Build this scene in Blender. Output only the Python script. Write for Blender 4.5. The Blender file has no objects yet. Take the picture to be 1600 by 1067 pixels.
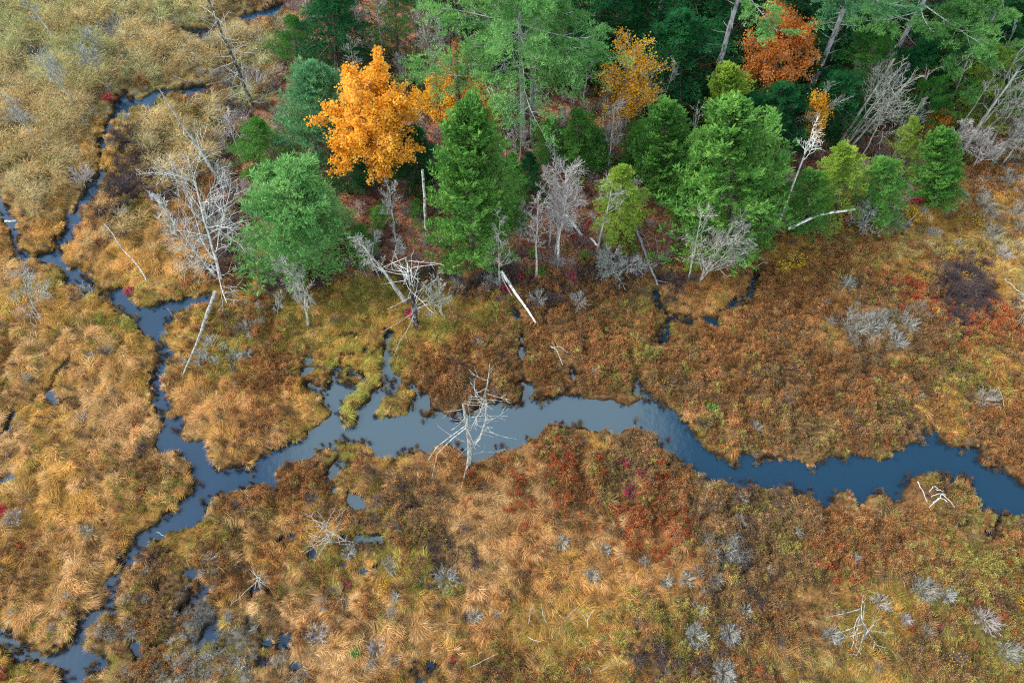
import bpy, math, random
import numpy as np
from mathutils import Vector, Matrix
sc = bpy.context.scene
COL = sc.collection
RNG = np.random.default_rng(7)
R = math.radians

# ------------------------------------------------------------ camera, sky, sun
CAM_H, PITCH, FPX = 40.0, R(28.0), 1067.0
cam = bpy.data.objects.new('camera', bpy.data.cameras.new('camera'))
COL.objects.link(cam)
cam.location = (0, 0, CAM_H); cam.rotation_euler = (PITCH, 0, 0)
cam.data.sensor_width = 36.0; cam.data.lens = 36.0 * FPX / 1600.0
cam.data.clip_start = 0.5; cam.data.clip_end = 5000
sc.camera = cam

SUN_EL, SUN_AZ = R(44), R(-80)          # azimuth measured from +Y (the far side) towards +X
world = bpy.data.worlds.new('World'); sc.world = world; world.use_nodes = True
wn = world.node_tree; wn.nodes.clear()
def N(nt, t, **kw):
    n = nt.nodes.new(t)
    for k, v in kw.items(): setattr(n, k, v)
    return n
def L(nt, a, b): nt.links.new(a, b)
def ramp(nt, fac, stops, interp='LINEAR'):
    r = N(nt, 'ShaderNodeValToRGB'); r.color_ramp.interpolation = interp
    e = r.color_ramp.elements
    while len(e) < len(stops): e.new(0.5)
    for k, (p, c) in enumerate(stops):
        e[k].position = p; e[k].color = (c[0], c[1], c[2], 1) if hasattr(c, '__len__') else (c, c, c, 1)
    if fac is not None: L(nt, fac, r.inputs[0])
    return r
def math_(nt, op, a, b=None, c=None):
    m = N(nt, 'ShaderNodeMath', operation=op)
    for i, v in enumerate((a, b, c)):
        if v is None: continue
        if isinstance(v, (int, float)): m.inputs[i].default_value = v
        else: L(nt, v, m.inputs[i])
    return m.outputs[0]
def mixc(nt, fac, a, b, blend='MIX'):
    m = N(nt, 'ShaderNodeMix', data_type='RGBA', blend_type=blend)
    for i, v in ((0, fac), (6, a), (7, b)):
        if isinstance(v, (int, float)): m.inputs[i].default_value = v
        elif isinstance(v, tuple): m.inputs[i].default_value = (v[0], v[1], v[2], 1)
        else: L(nt, v, m.inputs[i])
    return m.outputs[2]

SKY_STRENGTH = 0.122
CLOUD = (5.6, 6.9, 7.4)
sky = N(wn, 'ShaderNodeTexSky', sky_type='NISHITA'); sky.sun_disc = False
sky.sun_elevation = SUN_EL; sky.sun_rotation = SUN_AZ; sky.altitude = 300; sky.air_density = 1.0; sky.dust_density = 0.6; sky.ozone_density = 0.5
tc = N(wn, 'ShaderNodeTexCoord')
cn = N(wn, 'ShaderNodeTexNoise'); cn.inputs['Scale'].default_value = 2.6; cn.inputs['Detail'].default_value = 7; cn.inputs['Roughness'].default_value = 0.55
L(wn, tc.outputs['Generated'], cn.inputs['Vector'])
def skyspot(d, w):                       # 1 at direction d, 0 beyond w (difference of dot product)
    d = Vector(d).normalized()
    dt = N(wn, 'ShaderNodeVectorMath', operation='DOT_PRODUCT'); dt.inputs[1].default_value = d
    L(wn, tc.outputs['Generated'], dt.inputs[0])
    mr = N(wn, 'ShaderNodeMapRange', interpolation_type='SMOOTHSTEP'); L(wn, dt.outputs['Value'], mr.inputs['Value'])
    mr.inputs['From Min'].default_value = 1 - w; mr.inputs['From Max'].default_value = 1
    return mr.outputs[0]
hole = skyspot((0.15, 0.42, 0.9), 0.50)             # the blue gap overhead
thin = skyspot((-0.04, 0.375, 0.93), 0.075)           # a thin bright cloud inside the gap
c0 = math_(wn, 'MULTIPLY_ADD', cn.outputs['Fac'], 1.6, 0.15)
c1 = math_(wn, 'SUBTRACT', c0, math_(wn, 'MULTIPLY', hole, 1.25))
c2 = math_(wn, 'ADD', c1, math_(wn, 'MULTIPLY', thin, 1.5))
cr = ramp(wn, c2, [(0.25, 0.0), (0.85, 1.0)], 'EASE')
skyc = mixc(wn, cr.outputs[0], sky.outputs[0], CLOUD)
bg = N(wn, 'ShaderNodeBackground'); bg.inputs[1].default_value = SKY_STRENGTH
L(wn, skyc, bg.inputs[0])
wo = N(wn, 'ShaderNodeOutputWorld'); L(wn, bg.outputs[0], wo.inputs[0])

sd = bpy.data.lights.new('sun', 'SUN'); sd.energy = 1.8; sd.angle = R(17); sd.color = (1.0, 0.95, 0.87)
so = bpy.data.objects.new('sun', sd); COL.objects.link(so)
sdir = Vector((math.sin(SUN_AZ) * math.cos(SUN_EL), math.cos(SUN_AZ) * math.cos(SUN_EL), math.sin(SUN_EL)))
so.rotation_euler = sdir.to_track_quat('Z', 'Y').to_euler(); so.location = (0, 0, 80)
sc.view_settings.view_transform = 'Standard'; sc.view_settings.look = 'None'
sc.view_settings.exposure = 1.4; sc.view_settings.gamma = 1.0
sc.cycles.max_bounces = 5; sc.cycles.diffuse_bounces = 3; sc.cycles.glossy_bounces = 2
sc.cycles.transparent_max_bounces = 4; sc.cycles.transmission_bounces = 2
sc.cycles.use_denoising = False; sc.cycles.filter_width = 1.15
sc.cycles.sample_clamp_indirect = 4.0

# ------------------------------------------------------------ photograph rays -> places on the ground
cP, sP = math.cos(PITCH), math.sin(PITCH)
def ray(px, py):
    px = np.asarray(px, float); py = np.asarray(py, float)
    u = (px - 800) / FPX; v = (533.5 - py) / FPX
    return u, v * cP + sP, v * sP - cP
def G0(px, py, z=0.0):
    a, b, c = ray(px, py); t = (z - CAM_H) / c
    return a * t, b * t
def proj(x, y, z=0.0):
    dz = z - CAM_H
    yc = y * cP + dz * sP; zc = -y * sP + dz * cP
    return 800 + FPX * x / (-zc), 533.5 - FPX * yc / (-zc)

# ------------------------------------------------------------ noise
_lat = np.random.default_rng(99).random((8, 256, 256))
def vnoise(x, y, k=0):
    x = np.asarray(x, float); y = np.asarray(y, float)
    xi = np.floor(x).astype(int); yi = np.floor(y).astype(int)
    fx = x - xi; fy = y - yi
    fx = fx * fx * (3 - 2 * fx); fy = fy * fy * (3 - 2 * fy)
    T = _lat[k % 8]; o = 31 * (k // 8)
    g = lambda i, j: T[(xi + i + o) & 255, (yi + j + o) & 255]
    return (g(0, 0) * (1 - fx) + g(1, 0) * fx) * (1 - fy) + (g(0, 1) * (1 - fx) + g(1, 1) * fx) * fy
def fbm(x, y, s, k=0, oct=4):
    v = 0; a = 1; t = 0
    for o in range(oct):
        v = v + a * vnoise(x / s * 2 ** o + 17.3 * o + 100, y / s * 2 ** o + 9.1 * o + 100, k + o); t += a; a *= 0.5
    return v / t            # 0..1, mean 0.5
def sstep(a, b, x):
    t = np.clip((x - a) / (b - a), 0, 1); return t * t * (3 - 2 * t)

# ------------------------------------------------------------ the stream: banks read from the photograph
MAIN = [(250,527),(256,541),(262,560),(256,590),(254,612),(256,625),(262,640),(268,650),(277,651),(283,665),(275,680),(275,687),(286,693),(300,690),(318,692),(327,705),(332,725),(345,733),(360,732),(380,732),(392,738),(400,730),(405,719),(422,704),(432,701),(455,684),(470,680),(492,669),(512,654),(516,644),(510,631),(500,621),(485,616),(480,601),(487,596),(506,606),(522,596),(537,600),(555,606),(550,614),(535,621),(526,641),(530,659),(540,669),(550,659),(562,651),(555,636),(570,629),(585,626),(585,611),(600,599),(597,581),(592,566),(595,549),(600,534),(605,515),(610,517),(608,534),(612,549),(610,581),(620,599),(612,614),(597,624),(582,644),(586,654),(597,646),(610,650),(622,646),(632,653),(642,641),(645,621),(662,614),(665,629),(680,644),(700,656),(712,659),(722,644),(742,639),(750,634),(770,634),(782,624),(800,630),(817,626),(824,597),(830,619),(867,626),(880,616),(897,611),(912,621),(922,634),(942,629),(962,624),(982,631),(997,619),(1012,621),(1032,634),(1050,646),(1072,656),(1082,674),(1100,689),(1115,706),(1137,716),(1152,726),(1162,711),(1185,724),(1200,719),(1225,724),(1247,724),(1267,734),(1285,724),(1300,716),(1320,718),(1350,709),(1380,721),(1400,711),(1415,709),(1432,694),(1440,686),(1432,676),(1465,676),(1487,691),(1505,704),(1527,704),(1535,719),(1555,731),(1575,739),(1600,754),(1680,800),(1700,860),(1600,799),(1557,799),(1535,791),(1522,774),(1522,759),(1512,746),(1487,746),(1462,739),(1437,734),(1420,741),(1410,759),(1412,779),(1395,781),(1375,769),(1360,766),(1347,779),(1340,786),(1330,771),(1317,761),(1300,766),(1295,784),(1285,781),(1272,769),(1255,769),(1232,759),(1212,764),(1200,761),(1157,751),(1130,754),(1100,739),(1080,731),(1065,724),(1057,716),(1047,725),(1050,706),(1037,704),(1030,686),(1029,676),(1010,670),(995,659),(975,666),(960,676),(950,661),(935,666),(912,659),(892,666),(867,661),(852,664),(845,674),(825,684),(815,689),(810,701),(785,699),(770,706),(745,714),(725,706),(705,694),(682,699),(667,706),(655,696),(625,701),(617,709),(597,714),(585,719),(585,706),(572,689),(560,679),(547,684),(527,686),(525,701),(502,699),(495,701),(482,711),(457,719),(442,726),(430,741),(427,756),(412,751),(400,756),(375,766),(355,769),(335,778),(307,786),(312,800),(310,810),(280,815),(275,825),(260,830),(237,835),(225,850),(210,865),(209,877),(187,887),(181,900),(190,910),(187,920),(175,935),(172,950),(150,962),(122,985),(132,995),(130,1012),(150,1020),(155,1035),(142,1040),(130,1055),(112,1067),(105,1110),(80,1110),(87,1067),(89,1050),(82,1045),(50,1030),(25,1030),(7,1020),(-25,1005),(-60,1000),(-60,965),(-20,975),(0,984),(7,990),(20,1007),(52,1012),(62,1021),(75,1020),(87,1010),(107,1005),(117,990),(117,975),(130,962),(155,957),(162,945),(172,930),(172,915),(165,910),(175,900),(182,885),(180,872),(192,862),(207,850),(207,835),(225,827),(245,820),(257,800),(267,796),(282,784),(295,769),(304,754),(297,741),(295,719),(275,711),(250,704),(246,694),(250,684),(252,674),(267,664),(255,651),(240,644),(242,634),(240,616),(239,601),(244,584),(242,566),(246,556),(247,530),(240,524),(225,512),(212,499),(207,489),(190,487),(175,472),(160,462),(140,457),(127,447),(107,439),(95,419),(75,409),(62,404),(40,407),(22,402),(15,384),(15,362),(5,339),(-10,322),(-30,310),(-30,290),(0,312),(7,322),(12,342),(22,352),(25,367),(22,387),(32,394),(50,402),(62,397),(82,389),(92,379),(90,367),(100,359),(97,347),(110,329),(120,317),(135,294),(140,284),(147,272),(150,240),(152,212),(160,195),(172,170),(180,150),(195,142),(212,150),(225,147),(240,140),(275,132),(290,137),(315,132),(345,127),(350,132),(325,142),(292,152),(275,143),(250,150),(235,165),(212,162),(197,170),(185,180),(172,200),(162,215),(162,240),(162,275),(155,290),(140,310),(122,332),(115,349),(105,367),(105,382),(95,390),(100,407),(107,417),(122,414),(125,427),(140,442),(160,452),(182,452),(207,472),(220,482),(237,479),(262,474),(275,469),(295,462),(327,457),(322,474),(300,474),(275,484),(265,492),(252,504),(250,517)]
ISLETS = [[(495,587),(503,582),(512,585),(519,596),(520,606),(513,612),(504,610),(505,600),(497,595)],[(661,640),(667,644),(666,650),(659,652),(655,648)],[(1040,680),(1047,678),(1050,684),(1044,690),(1038,687)],[(1296,770),(1306,764),(1320,768),(1330,780),(1322,786),(1300,788)]]
RILLS = [[(1022,457,4.5),(1035,480,5),(1046,497,6),(1038,515,8),(1030,537,5)],[(1046,497,5),(1068,491,4.2),(1085,501,4.8),(1100,495,4.2),(1117,498,4.6),(1140,477,4.4),(1155,470,4),(1170,460,4.4),(1176,440,4),(1184,425,4.4)],
 [(810,488,3),(816,515,5),(814,560,5),(820,605,4)],[(385,28,15),(400,20,13),(440,10,9)],[(300,45,9),(320,50,12),(345,40,8)],[(284,138,10),(305,142,12),(325,136,10)],[(893,575,3),(898,590,6),(893,612,6)],[(997,590,2),(996,618,6)],
 [(0,615,4),(12,598,7),(10,575,3)],[(0,680,6),(8,665,4)],[(0,750,6),(8,742,5)],[(440,845,4),(452,838,4)],[(594,845,4),(596,825,4)],
 [(545,770,4),(556,785,3)],[(520,765,5),(514,752,4),(526,716,6),(552,730,4)],[(430,1010,3),(415,1000,4)],[(645,1045,4),(655,1058,5)],[(286,948,4),(300,935,3)],[(330,930,4),(342,938,3)],[(384,985,5)],[(212,1008,4),(215,1025,4)],[(320,985,5),(328,992,3)],
 [(100,565,3),(75,615,4),(85,620,5)],[(470,575,5),(500,570,5),(530,572,4)],[(545,575,4),(565,590,3)],[(655,612,6),(640,600,4)],[(1540,840,3),(1556,820,5),(1570,800,3)]]
def P2(poly):
    a = np.array(poly, float); x, y = G0(a[:, 0], a[:, 1]); return np.stack([x, y], 1)
def poly_sd(x, y, pts):                 # > 0 inside
    d = np.full(x.shape, 1e9); ins = np.zeros(x.shape, bool)
    n = len(pts)
    for i in range(n):
        ax, ay = pts[i]; bx, by = pts[(i + 1) % n]
        ex, ey = bx - ax, by - ay; L2 = ex * ex + ey * ey + 1e-12
        lo = min(ax, bx) - 3, min(ay, by) - 3; hi = max(ax, bx) + 3, max(ay, by) + 3
        m = (x > lo[0]) & (x < hi[0]) & (y > lo[1]) & (y < hi[1])
        xm = x[m]; ym = y[m]
        t = np.clip(((xm - ax) * ex + (ym - ay) * ey) / L2, 0, 1)
        dd = np.hypot(xm - ax - t * ex, ym - ay - t * ey); d[m] = np.minimum(d[m], dd)
        if ay != by:
            c = ((ay > y) != (by > y)) & (x < (bx - ax) * (y - ay) / (by - ay) + ax); ins ^= c
    d = np.minimum(d, 3.0)
    return np.where(ins, d, -d)
MAINW = P2(MAIN); ISLW = [P2(i) for i in ISLETS]
def rill_sd(x, y, pts):
    w = [(*[float(q) for q in G0(a, b)], r) for a, b, r in pts]; out = np.full(x.shape, -3.0)
    for (ax, ay, ra), (bx, by, rb) in zip(w, w[1:]):
        k = math.hypot(ax, ay, CAM_H) / FPX * 0.95
        ex, ey = bx - ax, by - ay; L2 = ex * ex + ey * ey + 1e-9
        t = np.clip(((x - ax) * ex + (y - ay) * ey) / L2, 0, 1)
        out = np.maximum(out, (ra + (rb - ra) * t) * k - np.hypot(x - ax - t * ex, y - ay - t * ey))
    return out
# marshy ground with standing water between the tussocks (px, py, rx, ry, amount)
MARSH = [(330,960,110,75,.36),(400,1010,80,60,.38),(230,960,50,60,.35),(560,850,80,60,.22),(575,775,50,30,.08),(480,860,60,40,.15),(650,1040,60,30,.25),(540,560,60,35,.6),(615,640,45,25,.2),(20,620,40,60,.35),(90,600,50,40,.25),(1500,840,90,30,.25),(1020,640,20,60,.0)]
def blobs(px, py, lst):
    o = np.zeros(px.shape)
    for cx, cy, rx, ry, a in lst: o = np.maximum(o, a * np.exp(-((px - cx) / rx) ** 2 - ((py - cy) / ry) ** 2))
    return o
def land(x, y):
    """distance from the water's edge in metres, > 0 on land"""
    x = np.asarray(x, float); y = np.asarray(y, float)
    s = poly_sd(x, y, MAINW)
    for i in ISLW: s = np.minimum(s, -poly_sd(x, y, i))
    for r in RILLS: s = np.maximum(s, rill_sd(x, y, r) - .12)
    s = s + (fbm(x, y, 0.9, 2, 3) - 0.5) * 1.0
    px, py = proj(x, y)
    s = s - .17 * sstep(330, 270, py) * sstep(450, 400, px)
    m = blobs(px, py, MARSH)
    pool = (fbm(x, y, 0.95, 5, 4) - (0.82 - 0.36 * m)) * 1.9
    pool = np.where(m > 0.12, pool, -3)
    return -np.maximum(s, pool)
FOREST = P2([(455,-160),(445,30),(432,100),(425,150),(385,190),(375,240),(380,330),(400,400),(470,425),(560,425),(600,430),(650,425),(720,430),(790,425),(880,425),(950,420),(1000,425),(1080,420),(1150,405),(1210,370),(1300,355),(1380,335),(1450,310),(1500,270),(1560,240),(1640,215),(1900,190),(2300,-160)])
def forest(x, y): return poly_sd(np.asarray(x, float), np.asarray(y, float), FOREST)
def height(x, y, s=None, f=None):
    if s is None: s = land(x, y)
    if f is None: f = forest(x, y)
    hum = vnoise(x / .7 + 40, y / .7 + 7, 5)
    base = 0.12 * (fbm(x, y, 2.3, 1, 4) - 0.5) * 2 + .30 * (sstep(.25, .7, hum) - .6) * sstep(1.5, -1, f) + 0.05 * (fbm(x, y, 0.5, 3, 2) - .5)
    fx = sstep(-1.5, 3.0, f)
    base = base + fx * (0.25 + 0.35 * (fbm(x, y, 6, 6, 3) - 0.3))
    bank = sstep(-0.35, 0.35, s)
    return -1.0 * (1 - bank) + base * bank + 0.02
def Gp(px, py):
    z = 0.0
    for _ in range(4):
        x, y = G0(px, py, z); z = float(height(np.array([float(x)]), np.array([float(y)]))[0])
    return float(x), float(y), z
WATER_Z = -0.30

# ------------------------------------------------------------ mesh helpers
def lin(c):
    c = np.asarray(c, float) / 255.0
    return np.where(c <= 0.04045, c / 12.92, ((c + 0.055) / 1.055) ** 2.4)
def mk_mesh(name, V, F=None, tris=None, quads=None, attrs=None, mat=None, smooth=False, mats=None):
    """V (n,3); tris (m,3) and/or quads (m,4); attrs {name: ('FLOAT'|'FLOAT_COLOR', values per point)}"""
    me = bpy.data.meshes.new(name)
    V = np.ascontiguousarray(V, np.float32)
    idx = []; tot = []
    if quads is not None and len(quads): idx.append(np.asarray(quads).ravel()); tot.append(np.full(len(quads), 4))
    if tris is not None and len(tris): idx.append(np.asarray(tris).ravel()); tot.append(np.full(len(tris), 3))
    me.vertices.add(len(V)); me.vertices.foreach_set('co', V.ravel())
    if idx:
        idx = np.concatenate(idx).astype(np.int32); tot = np.concatenate(tot)
        me.loops.add(len(idx)); me.loops.foreach_set('vertex_index', idx)
        me.polygons.add(len(tot)); st = np.concatenate([[0], np.cumsum(tot)[:-1]]).astype(np.int32)
        me.polygons.foreach_set('loop_start', st)
        if smooth: me.polygons.foreach_set('use_smooth', np.ones(len(tot), bool))
    me.update()
    for k, (t, v) in (attrs or {}).items():
        a = me.attributes.new(k, t, 'POINT'); v = np.asarray(v, np.float32)
        if t == 'FLOAT_COLOR':
            if v.shape[1] == 3: v = np.concatenate([v, np.ones((len(v), 1), np.float32)], 1)
            a.data.foreach_set('color', v.ravel())
        elif t == 'FLOAT_VECTOR': a.data.foreach_set('vector', v.ravel())
        elif t == 'INT': a.data.foreach_set('value', np.asarray(v, np.int32))
        else: a.data.foreach_set('value', v.ravel())
    if mat: me.materials.append(mat)
    for m in (mats or []): me.materials.append(m)
    return me
def link(name, me, parent=None, loc=None):
    o = bpy.data.objects.new(name, me); COL.objects.link(o)
    if parent is not None: o.parent = parent
    if loc is not None: o.location = loc
    return o
def tag(o, label, cat, group=None, kind=None):
    if label: o['label'] = label
    if cat: o['category'] = cat
    if group: o['group'] = group
    if kind: o['kind'] = kind
    return o
def empty(name, loc, label, cat, group=None):
    o = bpy.data.objects.new(name, None); COL.objects.link(o); o.location = loc; o.empty_display_size = 0.3
    return tag(o, label, cat, group)
def unit(a): return a / (np.linalg.norm(a, axis=-1, keepdims=True) + 1e-9)
def tubes(P, Rr, S=4):
    """P (n,k,3), Rr (n,k) -> verts, quads"""
    n, k, _ = P.shape
    T = np.empty_like(P); T[:, 1:-1] = P[:, 2:] - P[:, :-2]; T[:, 0] = P[:, 1] - P[:, 0]; T[:, -1] = P[:, -1] - P[:, -2]
    T = unit(T)
    ref = np.where(np.abs(T[:, :1, 2:3]) > 0.8, np.array([1.0, 0.13, 0]), np.array([0.07, 0.1, 1.0]))
    A = unit(np.cross(T, ref)); B = np.cross(T, A)
    th = np.arange(S) * 2 * np.pi / S
    V = P[:, :, None] + Rr[:, :, None, None] * (A[:, :, None] * np.cos(th)[:, None] + B[:, :, None] * np.sin(th)[:, None])
    i = (np.arange(n)[:, None, None] * k + np.arange(k - 1)[None, :, None]) * S
    s = np.arange(S)[None, None, :]; s2 = (s + 1) % S
    Q = np.stack([i + s, i + s2, i + s2 + S, i + s + S], -1).reshape(-1, 4)
    return V.reshape(-1, 3), Q
class Geo:
    def __init__(s): s.V = []; s.Q = []; s.T = []; s.A = []; s.n = 0
    def add(s, V, Q=None, T=None, a=None):
        if Q is not None: s.Q.append(Q + s.n)
        if T is not None: s.T.append(T + s.n)
        s.V.append(V); s.A.append(np.full(len(V), 0.5) if a is None else a); s.n += len(V)
    def tub(s, P, Rr, S=4, a=None):
        V, Q = tubes(P, Rr, S); k = P.shape[1]
        s.add(V, Q, a=None if a is None else np.repeat(a, k * S))
    def mesh(s, name, mat, smooth=False):
        return mk_mesh(name, np.concatenate(s.V), quads=np.concatenate(s.Q) if s.Q else None, tris=np.concatenate(s.T) if s.T else None,
                       attrs={'rnd': ('FLOAT', np.concatenate(s.A))}, mat=mat, smooth=smooth)

# ------------------------------------------------------------ materials
def new_mat(name):
    m = bpy.data.materials.new(name); m.use_nodes = True; m.node_tree.nodes.clear(); return m
def attr(nt, name, typ='GEOMETRY'):
    a = N(nt, 'ShaderNodeAttribute', attribute_name=name, attribute_type=typ); return a
def foliage_out(nt, color, trans=0.3, rough=0.6):
    d = N(nt, 'ShaderNodeBsdfDiffuse'); L(nt, color, d.inputs[0])
    t = N(nt, 'ShaderNodeBsdfTranslucent'); L(nt, color, t.inputs[0])
    mx = N(nt, 'ShaderNodeMixShader'); mx.inputs[0].default_value = trans
    L(nt, d.outputs[0], mx.inputs[1]); L(nt, t.outputs[0], mx.inputs[2])
    o = N(nt, 'ShaderNodeOutputMaterial'); L(nt, mx.outputs[0], o.inputs[0])
def leaf_mat(name, stops, trans=0.3, patch=None, pscale=0.6, pamt=0.5):
    """colour drawn per leaf from a ramp on attribute rnd, drifting with a noise over the crown"""
    m = new_mat(name); nt = m.node_tree
    r = attr(nt, 'rnd').outputs['Fac']
    g = N(nt, 'ShaderNodeNewGeometry'); n = N(nt, 'ShaderNodeTexNoise'); n.inputs['Scale'].default_value = pscale; n.inputs['Detail'].default_value = 3
    L(nt, g.outputs['Position'], n.inputs['Vector'])
    f = math_(nt, 'ADD', math_(nt, 'MULTIPLY', r, 1 - pamt), math_(nt, 'MULTIPLY', math_(nt, 'MULTIPLY_ADD', n.outputs['Fac'], 2.2, -0.6), pamt))
    c = ramp(nt, f, [(p, lin(q)) for p, q in stops])
    foliage_out(nt, c.outputs[0], trans); return m
def inst_mat(name, trans=0.25, tip=(1.25, 1.2, 1.1), var=0.5):
    """ground cover: colour of the plant from its instance, varied blade by blade"""
    m = new_mat(name); nt = m.node_tree
    c = attr(nt, 'col', 'INSTANCER').outputs['Color']
    r = attr(nt, 'rnd').outputs['Fac']
    v = math_(nt, 'MULTIPLY_ADD', r, var * 2, 1 - var)
    vm = N(nt, 'ShaderNodeVectorMath', operation='SCALE'); L(nt, c, vm.inputs[0]); L(nt, v, vm.inputs['Scale'])
    h = attr(nt, 'tt').outputs['Fac']
    out = mixc(nt, h, vm.outputs[0], mixc(nt, 1.0, vm.outputs[0], tip, 'MULTIPLY'))
    foliage_out(nt, out, trans); return m
def bark_mat(name, a, b, scale=6, stretch=0.25, c=None):
    m = new_mat(name); nt = m.node_tree
    g = N(nt, 'ShaderNodeTexCoord'); mp = N(nt, 'ShaderNodeMapping'); mp.inputs['Scale'].default_value = (1, 1, stretch)
    L(nt, g.outputs['Object'], mp.inputs[0])
    n = N(nt, 'ShaderNodeTexNoise'); n.inputs['Scale'].default_value = scale; n.inputs['Detail'].default_value = 6; L(nt, mp.outputs[0], n.inputs['Vector'])
    st = [(0.36, lin(a)), (0.62, lin(b))]
    if c is not None: st = [(0.33, lin(a)), (0.5, lin(b)), (0.66, lin(c))]
    cr_ = ramp(nt, n.outputs['Fac'], st)
    r = attr(nt, 'rnd').outputs['Fac']
    v = math_(nt, 'MULTIPLY_ADD', r, 0.5, 0.75)
    vm = N(nt, 'ShaderNodeVectorMath', operation='SCALE'); L(nt, cr_.outputs[0], vm.inputs[0]); L(nt, v, vm.inputs['Scale'])
    p = N(nt, 'ShaderNodeBsdfPrincipled'); L(nt, vm.outputs[0], p.inputs['Base Color']); p.inputs['Roughness'].default_value = 0.9; p.inputs['Specular IOR Level'].default_value = 0.15
    bp = N(nt, 'ShaderNodeBump'); bp.inputs['Strength'].default_value = 0.6; bp.inputs['Distance'].default_value = 0.03; L(nt, n.outputs['Fac'], bp.inputs['Height']); L(nt, bp.outputs[0], p.inputs['Normal'])
    o = N(nt, 'ShaderNodeOutputMaterial'); L(nt, p.outputs[0], o.inputs[0]); return m
# ------------------------------------------------------------ what grows where on the bog (all positions read from the photograph)
# kinds: name -> (colours, plant family)
C = lambda *a: [lin(q) for q in a]
KINDS = {
 'gold':   (C((196,146,66),(184,134,62),(205,160,84),(170,128,52)), 'sedge'),
 'tan':    (C((204,162,108),(192,148,96),(214,176,126),(186,136,82)), 'sedge'),
 'orange': (C((190,138,80),(178,124,68),(202,152,98)), 'sedge'),
 'olive':  (C((150,136,60),(164,150,70),(134,126,52)), 'sedge'),
 'lime':   (C((166,164,66),(150,154,64),(178,170,78)), 'sedge'),
 'straw':  (C((202,184,130),(190,168,110),(180,160,92)), 'sedge'),
 'reed':   (C((196,170,116),(170,146,96),(190,178,138),(178,140,84)), 'reed'),
 'greenreed':(C((162,164,108),(146,150,94),(176,172,124)), 'reed'),
 'rust':   (C((162,112,68),(148,102,62),(174,124,76),(132,96,66)), 'heath'),
 'red':    (C((166,84,52),(150,74,46),(178,98,60)), 'heath'),
 'brown':  (C((146,116,80),(132,106,78),(160,126,84),(122,100,80)), 'heath'),
 'moss':   (C((150,140,76),(162,148,78),(134,130,72)), 'heath'),
 'purple': (C((96,82,86),(84,70,76),(116,98,98)), 'twig'),
 'grey':   (C((158,154,150),(144,140,138),(168,164,160)), 'twig'),
}
KN = list(KINDS)
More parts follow.
